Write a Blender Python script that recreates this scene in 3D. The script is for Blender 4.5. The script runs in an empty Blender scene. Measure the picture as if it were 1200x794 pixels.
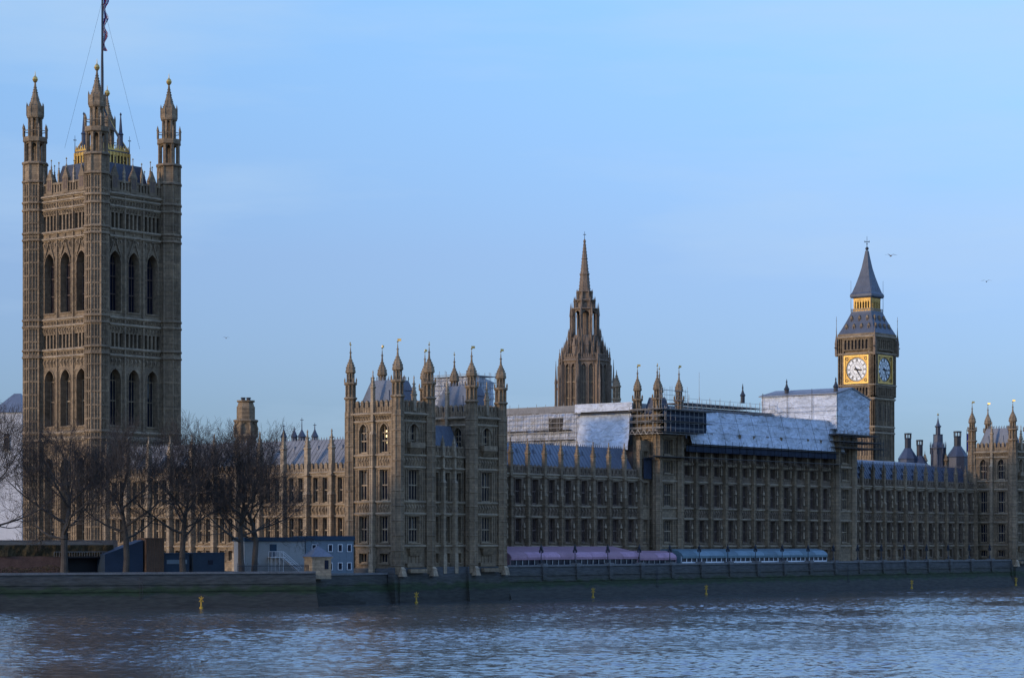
import bpy, math, random
from mathutils import noise, Vector
random.seed(7)
R = math.radians
PI = math.pi
scene = bpy.context.scene
col = scene.collection

# ------------------------------------------------------------------ camera
cam_d = bpy.data.cameras.new('camera')
cam_d.sensor_width = 36.0
cam_d.lens = 82.8
cam_d.shift_y = 0.1985
cam_d.clip_start = 1.0
cam_d.clip_end = 20000
cam = bpy.data.objects.new('camera', cam_d)
col.objects.link(cam)
cam.location = (-331.0, -274.5, 10.5)
cam.rotation_euler = (R(90), 0, R(-50.5))
scene.camera = cam

# ------------------------------------------------------------------ light
SUN_AZ = 286.0   # degrees, direction towards the sun, counted clockwise from +Y
SUN_EL = 12.0
world = bpy.data.worlds.new('World')
scene.world = world
world.use_nodes = True
nt = world.node_tree
for n in list(nt.nodes): nt.nodes.remove(n)
def wn(t, **k):
    n = nt.nodes.new(t)
    for a, b in k.items(): setattr(n, a, b)
    return n
sky = wn('ShaderNodeTexSky', sky_type='NISHITA')
sky.sun_disc = False
sky.sun_elevation = R(SUN_EL)
sky.sun_rotation = R(SUN_AZ)
sky.altitude = 20
sky.air_density = 1.0
sky.dust_density = 0.6
sky.ozone_density = 2.5
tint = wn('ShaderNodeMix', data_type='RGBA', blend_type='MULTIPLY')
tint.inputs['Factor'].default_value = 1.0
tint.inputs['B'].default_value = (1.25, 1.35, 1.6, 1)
bg = wn('ShaderNodeBackground'); bg.inputs['Strength'].default_value = 0.113
wo = wn('ShaderNodeOutputWorld')
tc = wn('ShaderNodeTexCoord')
mp = wn('ShaderNodeMapping'); mp.inputs['Scale'].default_value = (1.6, 1.6, 9.0)
mp.inputs['Rotation'].default_value = (R(7), R(-9), 0)
nz = wn('ShaderNodeTexNoise'); nz.inputs['Scale'].default_value = 1.7; nz.inputs['Detail'].default_value = 7; nz.inputs['Roughness'].default_value = 0.55
mr = wn('ShaderNodeMapRange'); mr.inputs['From Min'].default_value = 0.44; mr.inputs['From Max'].default_value = 0.70
mr.inputs['To Min'].default_value = 0.0; mr.inputs['To Max'].default_value = 0.7
cl = wn('ShaderNodeMix', data_type='RGBA')
cl.inputs['B'].default_value = (4.3, 5.9, 7.9, 1)
L = nt.links.new
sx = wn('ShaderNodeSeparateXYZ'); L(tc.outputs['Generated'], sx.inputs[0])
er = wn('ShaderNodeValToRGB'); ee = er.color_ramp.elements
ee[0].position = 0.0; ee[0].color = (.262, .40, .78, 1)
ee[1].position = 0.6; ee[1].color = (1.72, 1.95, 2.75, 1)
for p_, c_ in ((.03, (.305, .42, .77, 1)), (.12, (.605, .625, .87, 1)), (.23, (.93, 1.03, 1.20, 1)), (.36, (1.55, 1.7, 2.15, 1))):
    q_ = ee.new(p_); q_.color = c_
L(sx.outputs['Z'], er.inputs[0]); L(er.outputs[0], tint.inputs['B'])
sc2 = wn('ShaderNodeVectorMath', operation='SCALE'); sc2.inputs['Scale'].default_value = 2.0
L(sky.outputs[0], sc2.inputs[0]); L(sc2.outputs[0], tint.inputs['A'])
L(tc.outputs['Generated'], mp.inputs[0]); L(mp.outputs[0], nz.inputs[0]); L(nz.outputs[0], mr.inputs[0])
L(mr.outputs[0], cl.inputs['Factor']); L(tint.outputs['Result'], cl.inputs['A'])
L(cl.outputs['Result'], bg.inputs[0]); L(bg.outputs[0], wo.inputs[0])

sd = bpy.data.lights.new('sun', 'SUN'); sd.energy = 2.0; sd.angle = R(5.0); sd.color = (1.0, 0.74, 0.48)
sun = bpy.data.objects.new('sun', sd); col.objects.link(sun)
sdir = Vector((math.sin(R(SUN_AZ)) * math.cos(R(SUN_EL)), math.cos(R(SUN_AZ)) * math.cos(R(SUN_EL)), math.sin(R(SUN_EL))))
sun.rotation_euler = (-sdir).to_track_quat('-Z', 'Y').to_euler()
sun.location = (-300, 0, 200)
scene.view_settings.view_transform = 'Standard'
scene.view_settings.look = 'None'
scene.view_settings.gamma = 1
scene.view_settings.use_curve_mapping = False
scene.view_settings.exposure = 0.0

# ------------------------------------------------------------------ materials
def mat(name, base, rough=0.8, var=0.0, vscale=0.4, bump=0.0, bscale=3.0, metal=0.0, spec=0.3, streak=False, second=None, emit=None, est=0, blocks=False):
    m = bpy.data.materials.new(name); m.use_nodes = True
    t = m.node_tree; b = t.nodes['Principled BSDF']
    b.inputs['Roughness'].default_value = rough
    b.inputs['Metallic'].default_value = metal
    b.inputs['Specular IOR Level'].default_value = spec
    b.inputs['Base Color'].default_value = (*base, 1)
    if emit:
        b.inputs['Emission Color'].default_value = (*emit, 1); b.inputs['Emission Strength'].default_value = est
    lk = t.links.new
    if var or bump:
        g = t.nodes.new('ShaderNodeNewGeometry')
        mpn = t.nodes.new('ShaderNodeMapping')
        lk(g.outputs['Position'], mpn.inputs[0])
    if var:
        if streak: mpn.inputs['Scale'].default_value = (1, 1, 0.45)
        n1 = t.nodes.new('ShaderNodeTexNoise'); n1.inputs['Scale'].default_value = vscale; n1.inputs['Detail'].default_value = 8; n1.inputs['Roughness'].default_value = 0.65
        lk(mpn.outputs[0], n1.inputs[0])
        rp = t.nodes.new('ShaderNodeMapRange'); rp.inputs['From Min'].default_value = 0.3; rp.inputs['From Max'].default_value = 0.7
        lk(n1.outputs[0], rp.inputs[0])
        mx = t.nodes.new('ShaderNodeMix'); mx.data_type = 'RGBA'
        s = second if second else tuple(c * (1 - var) for c in base)
        mx.inputs['A'].default_value = (*s, 1); mx.inputs['B'].default_value = (*tuple(min(1, c * (1 + var * .5)) for c in base), 1)
        lk(rp.outputs[0], mx.inputs['Factor'])
        # finer block-to-block change
        n2 = t.nodes.new('ShaderNodeTexNoise'); n2.inputs['Scale'].default_value = vscale * 7; n2.inputs['Detail'].default_value = 3
        lk(g.outputs['Position'], n2.inputs[0])
        r2 = t.nodes.new('ShaderNodeMapRange'); r2.inputs['From Min'].default_value = .3; r2.inputs['From Max'].default_value = .7
        r2.inputs['To Min'].default_value = 1 - var * .6; r2.inputs['To Max'].default_value = 1 + var * .35
        lk(n2.outputs[0], r2.inputs[0])
        m2 = t.nodes.new('ShaderNodeVectorMath'); m2.operation = 'SCALE'
        lk(mx.outputs['Result'], m2.inputs[0]); lk(r2.outputs[0], m2.inputs['Scale'])
        if blocks:
            sp = t.nodes.new('ShaderNodeSeparateXYZ'); lk(g.outputs['Position'], sp.inputs[0])
            sm = t.nodes.new('ShaderNodeMath'); sm.operation = 'ADD'; lk(sp.outputs['X'], sm.inputs[0]); lk(sp.outputs['Y'], sm.inputs[1])
            cb_ = t.nodes.new('ShaderNodeCombineXYZ'); lk(sm.outputs[0], cb_.inputs['X']); lk(sp.outputs['Z'], cb_.inputs['Y'])
            bk_ = t.nodes.new('ShaderNodeTexBrick'); bk_.inputs['Scale'].default_value = 1; bk_.inputs['Brick Width'].default_value = .95; bk_.inputs['Row Height'].default_value = .42
            bk_.inputs['Mortar Size'].default_value = .025; bk_.inputs['Color1'].default_value = (.82, .82, .83, 1); bk_.inputs['Color2'].default_value = (1.14, 1.12, 1.08, 1); bk_.inputs['Mortar'].default_value = (.68, .68, .68, 1)
            lk(cb_.outputs[0], bk_.inputs['Vector'])
            m3 = t.nodes.new('ShaderNodeVectorMath'); m3.operation = 'MULTIPLY'; lk(m2.outputs[0], m3.inputs[0]); lk(bk_.outputs['Color'], m3.inputs[1]); m2 = m3
        lk(m2.outputs[0], b.inputs['Base Color'])
    if bump:
        n3 = t.nodes.new('ShaderNodeTexNoise'); n3.inputs['Scale'].default_value = bscale; n3.inputs['Detail'].default_value = 5
        lk(g.outputs['Position'], n3.inputs[0])
        bp = t.nodes.new('ShaderNodeBump'); bp.inputs['Strength'].default_value = 0.6; bp.inputs['Distance'].default_value = bump
        lk(n3.outputs[0], bp.inputs['Height']); lk(bp.outputs[0], b.inputs['Normal'])
    return m

M = {}
M['stone'] = mat('limestone', (.262, .190, .115), .85, .45, .22, .12, 2.2, streak=True, blocks=True)
M['stone_trim'] = mat('limestone_trim', (.37, .282, .182), .85, .35, .3, .05, 4, blocks=True)
M['stone_range'] = mat('sooty_limestone', (.200, .142, .092), .85, .45, .22, .12, 2.2, streak=True, blocks=True)
M['stone_dark'] = mat('weathered_limestone', (.15, .105, .08), .9, .4, .3, .1, 2.5, streak=True)
M['spire_stone'] = mat('spire_limestone', (.218, .158, .107), .88, .4, .35, .1, 3)
M['slate_mid'] = mat('slate_grey_roof', (.075, .085, .105), .5, .3, .5, .03, 3, spec=.4)
M['slate'] = mat('cast_iron_roof', (.12, .14, .17), .45, .25, .5, .03, 3, spec=.5)
M['slate_dark'] = mat('dark_iron_roof', (.045, .055, .08), .5, .3, .5, .03, 3, spec=.5)
M['lead'] = mat('lead_roof', (.20, .20, .20), .55, .3, .6, .03, 3)
M['glass'] = mat('window_glass', (.008, .011, .024), .3, spec=.2)
M['gold'] = mat('gilding', (.66, .43, .13), .4, .3, 1.5, metal=.8)
M['gold_dull'] = mat('dull_gilding', (.62, .38, .10), .5, .35, 1.0, metal=.4)
M['iron'] = mat('painted_iron', (.03, .033, .04), .5, .2, 1)
M['pole'] = mat('scaffold_tube', (.22, .22, .22), .45, .2, 1, metal=.4)
M['deck'] = mat('scaffold_board', (.07, .06, .05), .8, .3, 1)
M['net'] = mat('debris_netting', (.026, .034, .052), .9, .4, .5, .1, 1.5)
M['dial'] = mat('opal_dial', (.88, .87, .80), .4, .05, 2)
M['black'] = mat('black_paint', (.012, .012, .016), .5)
M['white'] = mat('white_paint', (.75, .75, .73), .5, .08, .6)
M['cabin_blue'] = mat('blue_grey_cladding', (.16, .20, .225), .6, .1, .5, .01, 3)
M['cabin_grey'] = mat('pale_grey_cladding', (.33, .33, .31), .6, .1, .5)
M['cabin_dark'] = mat('dark_blue_cabin', (.025, .045, .07), .6, .2, .5)
M['hoarding'] = mat('blue_hoarding', (.018, .036, .066), .6, .15, .5)
M['fascia'] = mat('dark_fascia', (.02, .045, .075), .6)
M['timber'] = mat('brown_timber', (.14, .085, .055), .8, .2, .7)
M['brick'] = mat('brown_brick', (.15, .085, .065), .85, .3, .7)
M['hedge'] = mat('winter_planting', (.075, .058, .03), .95, .5, .8, .3, 2)
M['bark'] = mat('plane_bark', (.075, .064, .052), .9, .35, .8, .05, 4)
M['twig'] = mat('twig_bark', (.055, .045, .037), .9, .2, 1)
M['pink'] = mat('mauve_canvas', (.33, .19, .215), .75, .15, .5, .05, 1)
M['teal'] = mat('pale_blue_canvas', (.11, .17, .19), .6, .15, .5, .05, 1)
M['yellow'] = mat('yellow_paint', (.38, .24, .03), .5)
M['skin_red'] = mat('red_cloth', (.5, .03, .04), .8)
M['flag'] = mat('flag_blue', (.02, .03, .16), .8)
M['flag_red'] = mat('flag_red', (.45, .02, .03), .8)
M['flag_white'] = mat('flag_white', (.6, .6, .6), .8)
M['feather'] = mat('gull_feather', (.16, .15, .15), .8)
M['render'] = mat('pale_render', (.50, .50, .50), .8, .12, .5)
M['blocks'] = mat('pale_blocks', (.17, .165, .155), .9, .3, .5, .1, 2)
M['blind'] = mat('window_blind', (.16, .15, .13), .9, .3, 1)
M['pink2'] = mat('mauve_valance', (.46, .27, .33), .75, .25, .5, .05, 1)
M['teal2'] = mat('pale_blue_valance', (.17, .25, .28), .6, .2, .5, .05, 1)
M['lit'] = mat('lit_lamp', (.9, .8, .5), .5, emit=(1, .78, .35), est=1.6)

def sheet_mat(name, base):
    m = mat(name, base, .6, .28, .18)
    t = m.node_tree; b = t.nodes['Principled BSDF']; lk = t.links.new
    g = t.nodes.new('ShaderNodeNewGeometry')
    mpn = t.nodes.new('ShaderNodeMapping'); mpn.inputs['Scale'].default_value = (.5, .5, .9); mpn.inputs['Rotation'].default_value = (.5, .6, .3)
    n = t.nodes.new('ShaderNodeTexNoise'); n.inputs['Scale'].default_value = .8; n.inputs['Detail'].default_value = 5; n.inputs['Distortion'].default_value = 1.5
    bp = t.nodes.new('ShaderNodeBump'); bp.inputs['Strength'].default_value = 1; bp.inputs['Distance'].default_value = .6
    lk(g.outputs['Position'], mpn.inputs[0]); lk(mpn.outputs[0], n.inputs[0]); lk(n.outputs[0], bp.inputs['Height']); lk(bp.outputs[0], b.inputs['Normal'])
    return m
M['sheet'] = sheet_mat('white_sheeting', (.54, .57, .60))
M['sheet_grey'] = sheet_mat('grey_sheeting', (.45, .47, .50))

def tide_mat():
    m = bpy.data.materials.new('river_wall_stone'); m.use_nodes = True
    t = m.node_tree; b = t.nodes['Principled BSDF']; lk = t.links.new
    b.inputs['Roughness'].default_value = .85
    g = t.nodes.new('ShaderNodeNewGeometry'); sp = t.nodes.new('ShaderNodeSeparateXYZ'); lk(g.outputs['Position'], sp.inputs[0])
    n = t.nodes.new('ShaderNodeTexNoise'); n.inputs['Scale'].default_value = .35; n.inputs['Detail'].default_value = 8
    lk(g.outputs['Position'], n.inputs[0])
    md = t.nodes.new('ShaderNodeMath'); md.operation = 'MULTIPLY_ADD'; md.inputs[1].default_value = 2.2
    lk(n.outputs[0], md.inputs[0]); lk(sp.outputs['Z'], md.inputs[2])
    dv = t.nodes.new('ShaderNodeMath'); dv.operation = 'DIVIDE'; dv.inputs[1].default_value = 8.0
    lk(md.outputs[0], dv.inputs[0])
    cr = t.nodes.new('ShaderNodeValToRGB'); e = cr.color_ramp.elements
    e[0].position = .10; e[0].color = (.034, .031, .024, 1)
    e[1].position = .95; e[1].color = (.075, .078, .08, 1)
    for p, c in ((.38, (.036, .036, .026, 1)), (.44, (.020, .034, .012, 1)), (.53, (.030, .045, .016, 1)), (.59, (.052, .052, .040, 1)), (.74, (.062, .060, .052, 1))):
        x = e.new(p); x.color = c
    lk(dv.outputs[0], cr.inputs[0])
    # masonry courses
    n2 = t.nodes.new('ShaderNodeTexNoise'); n2.inputs['Scale'].default_value = 1.1; n2.inputs['Detail'].default_value = 4
    mp2 = t.nodes.new('ShaderNodeMapping'); mp2.inputs['Scale'].default_value = (.5, .5, 2.5)
    lk(g.outputs['Position'], mp2.inputs[0]); lk(mp2.outputs[0], n2.inputs[0])
    r2 = t.nodes.new('ShaderNodeMapRange'); r2.inputs['From Min'].default_value = .3; r2.inputs['From Max'].default_value = .7; r2.inputs['To Min'].default_value = .65; r2.inputs['To Max'].default_value = 1.3
    lk(n2.outputs[0], r2.inputs[0])
    sc = t.nodes.new('ShaderNodeVectorMath'); sc.operation = 'SCALE'; lk(cr.outputs[0], sc.inputs[0]); lk(r2.outputs[0], sc.inputs['Scale'])
    lk(sc.outputs[0], b.inputs['Base Color'])
    bp = t.nodes.new('ShaderNodeBump'); bp.inputs['Strength'].default_value = .7; bp.inputs['Distance'].default_value = .15
    lk(n2.outputs[0], bp.inputs['Height']); lk(bp.outputs[0], b.inputs['Normal'])
    return m
M['tide'] = tide_mat()

def water_mat():
    m = bpy.data.materials.new('river_water'); m.use_nodes = True
    t = m.node_tree; b = t.nodes['Principled BSDF']; lk = t.links.new
    b.inputs['Base Color'].default_value = (.075, .072, .065, 1)
    b.inputs['Roughness'].default_value = .07
    b.inputs['IOR'].default_value = 1.47
    g = t.nodes.new('ShaderNodeNewGeometry')
    def nse(scale, det, w, rot=0.6, sx=1., sy=1.):
        mpn = t.nodes.new('ShaderNodeMapping'); mpn.inputs['Rotation'].default_value = (0, 0, rot); mpn.inputs['Scale'].default_value = (sx, sy, 1)
        lk(g.outputs['Position'], mpn.inputs[0])
        n = t.nodes.new('ShaderNodeTexNoise'); n.inputs['Scale'].default_value = scale; n.inputs['Detail'].default_value = det; n.inputs['Roughness'].default_value = .55; n.inputs['Distortion'].default_value = .4
        lk(mpn.outputs[0], n.inputs[0])
        k = t.nodes.new('ShaderNodeMath'); k.operation = 'MULTIPLY'; k.inputs[1].default_value = w; lk(n.outputs[0], k.inputs[0]); return k
    a1 = nse(2.6, 2, .035); a2 = nse(1.1, 3, .07, .9, 1, 1.5)
    # calmer and rougher patches
    p = t.nodes.new('ShaderNodeTexNoise'); p.inputs['Scale'].default_value = .022; p.inputs['Detail'].default_value = 3; lk(g.outputs['Position'], p.inputs[0])
    pr = t.nodes.new('ShaderNodeMapRange'); pr.inputs['From Min'].default_value = .38; pr.inputs['From Max'].default_value = .62; pr.inputs['To Min'].default_value = .55; pr.inputs['To Max'].default_value = 1.25
    lk(p.outputs[0], pr.inputs[0])
    ad = t.nodes.new('ShaderNodeMath'); ad.operation = 'ADD'; lk(a1.outputs[0], ad.inputs[0]); lk(a2.outputs[0], ad.inputs[1])
    ml = t.nodes.new('ShaderNodeMath'); ml.operation = 'MULTIPLY'; lk(ad.outputs[0], ml.inputs[0]); lk(pr.outputs[0], ml.inputs[1])
    bp = t.nodes.new('ShaderNodeBump'); bp.inputs['Strength'].default_value = 1.0; bp.inputs['Distance'].default_value = 1.0
    lk(ml.outputs[0], bp.inputs['Height']); lk(bp.outputs[0], b.inputs['Normal'])
    return m
M['water'] = water_mat()
M['ground'] = mat('embankment_ground', (.07, .07, .06), .95, .3, .2)

# ------------------------------------------------------------------ helpers
def F(ox, oy, deg):
    a = R(deg); return (ox, oy, math.cos(a), math.sin(a), a)
def P(f, s, d, z): return (f[0] + f[2] * s + f[3] * d, f[1] + f[3] * s - f[2] * d, z)
def sub(f, s, d, deg=0):
    p = P(f, s, d, 0); return F(p[0], p[1], math.degrees(f[4]) + deg)

class MB:
    def __init__(s): s.v = []; s.f = []; s.m = []
    def add(s, vs, fs, m=0):
        b = len(s.v); s.v += vs
        for f in fs: s.f.append([b + i for i in f]); s.m.append(m)
    def hexa(s, p, m=0):   # 8 points: bottom 0-3, top 4-7
        s.add(p, [(0, 3, 2, 1), (4, 5, 6, 7), (0, 1, 5, 4), (1, 2, 6, 5), (2, 3, 7, 6), (3, 0, 4, 7)], m)
    def merge(s, o, m):
        k = len(s.v); s.v += o.v
        for f in o.f: s.f.append([k + i for i in f]); s.m.append(m)
    def box(s, f, s0, s1, d0, d1, z0, z1, m=0):
        if s1 - s0 < 1e-4 or z1 - z0 < 1e-4: return
        q = [(s0, d1), (s1, d1), (s1, d0), (s0, d0)]
        s.hexa([P(f, a, b, z0) for a, b in q] + [P(f, a, b, z1) for a, b in q], m)
    def frus(s, f, s0, s1, d0, d1, z0, S0, S1, D0, D1, z1, m=0):
        q = [(s0, d1), (s1, d1), (s1, d0), (s0, d0)]; Q = [(S0, D1), (S1, D1), (S1, D0), (S0, D0)]
        s.hexa([P(f, a, b, z0) for a, b in q] + [P(f, a, b, z1) for a, b in Q], m)
    def lathe(s, cx, cy, prof, n=8, rot=PI / 8, m=0):
        vs = []; fs = []
        for r, z in prof:
            r = max(r, .002)
            for i in range(n):
                a = rot + 2 * PI * i / n; vs.append((cx + r * math.cos(a), cy + r * math.sin(a), z))
        for k in range(len(prof) - 1):
            for i in range(n):
                j = (i + 1) % n; fs.append((k * n + i, k * n + j, k * n + n + j, k * n + n + i))
        fs.append(tuple(range(n - 1, -1, -1))); t = (len(prof) - 1) * n; fs.append(tuple(range(t, t + n)))
        s.add(vs, fs, m)
    def tube(s, p, q, r0, r1, n=6, m=0):
        p = Vector(p); q = Vector(q); d = (q - p)
        if d.length < 1e-5: return
        u = d.orthogonal().normalized(); w = d.normalized().cross(u)
        vs = []
        for c, r in ((p, r0), (q, r1)):
            for i in range(n):
                a = 2 * PI * i / n; x = c + u * (r * math.cos(a)) + w * (r * math.sin(a)); vs.append(tuple(x))
        fs = [(i, (i + 1) % n, n + (i + 1) % n, n + i) for i in range(n)]
        fs.append(tuple(range(n - 1, -1, -1))); fs.append(tuple(range(n, 2 * n)))
        s.add(vs, fs, m)
    def build(s, name, mats, parent=None, loc=None, smooth=False, data_only=False):
        me = bpy.data.meshes.new(name)
        off = Vector((0, 0, 0))
        if loc is not None: off = Vector(loc)
        elif parent is not None:
            p = parent
            while p: off += Vector(p.location); p = p.parent
        me.from_pydata([(x - off.x, y - off.y, z - off.z) for x, y, z in s.v], [], s.f)
        if not isinstance(mats, (list, tuple)): mats = [mats]
        for m in mats: me.materials.append(m)
        if len(mats) > 1:
            for p, k in zip(me.polygons, s.m): p.material_index = k
        if smooth:
            for p in me.polygons: p.use_smooth = True
        me.update()
        if data_only: return me
        o = bpy.data.objects.new(name, me); col.objects.link(o)
        if parent: o.parent = parent
        elif loc is not None: o.location = loc
        return o

def tag(o, label=None, cat=None, group=None, kind=None):
    if label: o['label'] = label
    if cat: o['category'] = cat
    if group: o['group'] = group
    if kind: o['kind'] = kind
    return o
def thing(name, label, cat, loc, group=None, rz=0):
    o = bpy.data.objects.new(name, None); o.location = loc; o.rotation_euler = (0, 0, rz); o.empty_display_size = .5
    col.objects.link(o); return tag(o, label, cat, group)
def wloc(p):
    v = Vector((0, 0, 0))
    while p: v += Vector(p.location); p = p.parent
    return v
def place(name, me, parent, pos, rz=0):
    o = bpy.data.objects.new(name, me); col.objects.link(o); o.parent = parent
    o.location = Vector(pos) - wloc(parent); o.rotation_euler = (0, 0, rz); return o
O = F(0, 0, 0)

# windows ------------------------------------------------------------
_wc = {}
def arch_z(t, h):      # t in -1..1, pointed arch of rise h
    x = abs(t) * .5
    z = math.sqrt(max(0, 1 - (.5 + x) ** 2)) / .8660254
    return z * h
def win_mesh(w, h, ah, lights, trans, m):
    key = (round(w, 2), round(h, 2), round(ah, 2), lights, trans, m.name)
    if key in _wc: return _wc[key]
    b = MB(); mw = .09
    for i in range(lights + 1):
        x = -w / 2 + w * i / lights
        zt = h - ah + (arch_z(2 * x / w, ah) if ah else 0)
        x = max(-w / 2 + mw / 2, min(w / 2 - mw / 2, x))
        b.box(O, x - mw / 2, x + mw / 2, -.1, .12, 0, max(zt, .3))
    for k in range(trans):
        z = (h - ah * .6) * (k + 1) / (trans + 1)
        b.box(O, -w / 2, w / 2, -.09, .14, z - .11, z + .11)
    b.box(O, -w / 2, w / 2, -.09, .2, 0, .2)
    # tracery in the head of every light
    zs = h - ah
    lw = w / lights
    top = zs if ah else h
    for i in range(lights):
        x0 = -w / 2 + lw * i
        n = 6
        hh = lw * .8
        for j in range(n):
            t0 = -1 + 2 * j / n; t1 = -1 + 2 * (j + 1) / n
            a0 = top - hh + arch_z(t0, hh * .9); a1 = top - hh + arch_z(t1, hh * .9)
            xa = x0 + lw * (t0 + 1) / 2; xb = x0 + lw * (t1 + 1) / 2
            b.hexa([(xa, -.08, a0), (xb, -.08, a1), (xb, .08, a1), (xa, .08, a0), (xa, -.08, top + .02), (xb, -.08, top + .02), (xb, .08, top + .02), (xa, .08, top + .02)])
    if not ah: b.box(O, -w / 2, w / 2, -.09, .12, h - .15, h)
    tr = b.build('window', m, data_only=True)
    g = MB(); g.add([(-w / 2, .2, 0), (w / 2, .2, 0), (w / 2, .2, h), (-w / 2, .2, h), (-w / 2, .24, 0), (w / 2, .24, 0), (w / 2, .24, h), (-w / 2, .24, h)],
                    [(0, 1, 2, 3), (7, 6, 5, 4)])
    gl = g.build('glass', M['glass'], data_only=True)
    _wc[key] = (tr, gl); return _wc[key]
def window(parent, f, s, z, w, h, ah=0, lights=2, trans=1, depth=.55, m=None, lit=()):
    tr, gl = win_mesh(w, h, ah, lights, trans, m or M['stone_trim'])
    p = P(f, s, -depth, z)
    o = place('window', tr, parent, p, f[4])
    g = bpy.data.objects.new('glass', gl); col.objects.link(g); g.parent = o
    if lit:
        b = MB()
        for lx, lz in lit: b.box(O, lx - .16, lx + .16, -.19, -.165, lz, lz + .42)
        l = b.build('lit_pane', M['lit'], data_only=True); q = bpy.data.objects.new('lit_pane', l); col.objects.link(q); q.parent = o
    if random.random() < .16 and h > 3:
        key = ('blind', round(w, 2), round(h, 2))
        if key not in _wc:
            b = MB(); lw = w / lights; b.box(O, -w / 2 + lw * (lights // 2) + .06, -w / 2 + lw * (lights // 2 + 1) - .06, -.19, -.16, h * .52, h * .9)
            _wc[key] = b.build('blind', M['blind'], data_only=True)
        q = bpy.data.objects.new('blind', _wc[key]); col.objects.link(q); q.parent = o
    return o
def panel(mb, f, s0, s1, zb, zt, cols, th=1.0, m=0, rib=0.0, ribs_z=()):
    """wall between s0..s1; cols: list of (c0,c1,[(z0,z1,ah),...])"""
    cols = sorted(cols); s = s0
    for c0, c1, ops in cols:
        mb.box(f, s, c0, -th, 0, zb, zt, m)
        z = zb
        for z0, z1, ah in sorted(ops):
            mb.box(f, c0, c1, -th, 0, z, z0, m)
            if ah:
                n = 10; zs = z1 - ah
                for j in range(n):
                    t0 = -1 + 2 * j / n; t1 = -1 + 2 * (j + 1) / n
                    a0 = zs + arch_z(t0, ah); a1 = zs + arch_z(t1, ah); xa = c0 + (c1 - c0) * (t0 + 1) / 2; xb = c0 + (c1 - c0) * (t1 + 1) / 2
                    top = z1 + .05
                    mb.hexa([P(f, xa, 0, a0), P(f, xb, 0, a1), P(f, xb, -th, a1), P(f, xa, -th, a0), P(f, xa, 0, top), P(f, xb, 0, top), P(f, xb, -th, top), P(f, xa, -th, top)], m)
                z = z1 + .05
            else: z = z1
        mb.box(f, c0, c1, -th, 0, z, zt, m)
        # hood and jamb shafts round each opening
        for z0, z1, ah in ops:
            mb.box(f, c0 - .14, c0, 0, .14, z0, z1 - ah, m); mb.box(f, c1, c1 + .14, 0, .14, z0, z1 - ah, m)
            mb.box(f, c0 - .25, c1 + .25, 0, .2, z0 - .28, z0, m)
            if not ah: mb.box(f, c0 - .25, c1 + .25, 0, .18, z1, z1 + .2, m)
            else:
                n = 10; zs = z1 - ah
                for j in range(n):
                    t0 = -1 + 2 * j / n; t1 = -1 + 2 * (j + 1) / n; k = 1 + .3 / (c1 - c0)
                    a0 = zs + arch_z(t0, ah); a1 = zs + arch_z(t1, ah); cc = (c0 + c1) / 2; hw = (c1 - c0) / 2
                    q = [(cc + hw * t0, a0), (cc + hw * t1, a1), (cc + hw * t1 * k, a1 + .28), (cc + hw * t0 * k, a0 + .28)]
                    mb.hexa([P(f, q[0][0], .16, q[0][1]), P(f, q[1][0], .16, q[1][1]), P(f, q[1][0], -.02, q[1][1]), P(f, q[0][0], -.02, q[0][1]),
                             P(f, q[3][0], .16, q[3][1]), P(f, q[2][0], .16, q[2][1]), P(f, q[2][0], -.02, q[2][1]), P(f, q[3][0], -.02, q[3][1])], m)
        s = c1
    mb.box(f, s, s1, -th, 0, zb, zt, m)
    if rib:
        edges = [s0] + [x for c in cols for x in (c[0] - .3, c[1] + .3)] + [s1]
        for a, b in zip(edges[::2], edges[1::2]):
            if b - a < rib * .8: continue
            n = max(1, int((b - a) / rib)); 
            for z0, z1 in ribs_z:
                for i in range(n):
                    x = a + (b - a) * (i + .5) / n
                    mb.box(f, x - .075, x + .075, 0, .17, z0, z1, m)
                k = max(1, int((z1 - z0) / 1.9))
                for q in range(1, k + 1):
                    zz = z0 + (z1 - z0) * q / k
                    mb.box(f, a, b, 0, .13, zz - .1, zz + .05, m)
def carved(mb, f, s0, s1, z0, z1, step=.8, m=0):
    n = max(1, int((s1 - s0) / step)); w = (s1 - s0) / n
    for i in range(n):
        c = s0 + w * (i + .5); zc = (z0 + z1) / 2; h = (z1 - z0)
        mb.box(f, c - w / 2 - .05, c - w / 2 + .05, 0, .16, z0, z1, m)
        mb.frus(f, c - w * .32, c + w * .32, 0, .06, zc - h * .33, c - w * .16, c + w * .16, 0, .24, zc + h * .05, m)
        mb.frus(f, c - w * .16, c + w * .16, 0, .24, zc + h * .05, c - w * .30, c + w * .30, 0, .05, zc + h * .34, m)
def string(mb, f, s0, s1, z, h=.3, d=.35, m=0):
    mb.box(f, s0, s1, 0, d, z, z + h * .55, m)
    mb.frus(f, s0, s1, 0, d, z + h * .55, s0, s1, 0, .08, z + h, m)
    mb.box(f, s0, s1, 0, d * .45, z - h * .5, z, m)
def parapet(mb, f, s0, s1, z0, z1, step=1.3, th=.4, m=0):
    mb.box(f, s0, s1, -th, 0, z0, z0 + (z1 - z0) * .55, m)
    n = max(1, round((s1 - s0) / step)); w = (s1 - s0) / n; zb = z0 + (z1 - z0) * .55
    for i in range(n):
        c = s0 + w * (i + .5)
        mb.box(f, c - w * .3, c + w * .3, -th, 0, zb, z1 - .12, m)
        mb.frus(f, c - w * .34, c + w * .34, -th - .05, .06, z1 - .12, c - w * .1, c + w * .1, -th, 0, z1 + .28, m)
        mb.box(f, c - w * .5 - .05, c - w * .5 + .05, 0, .1, z0, zb, m)
        mb.box(f, c - .05, c + .05, 0, .1, z0, zb, m)

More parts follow.
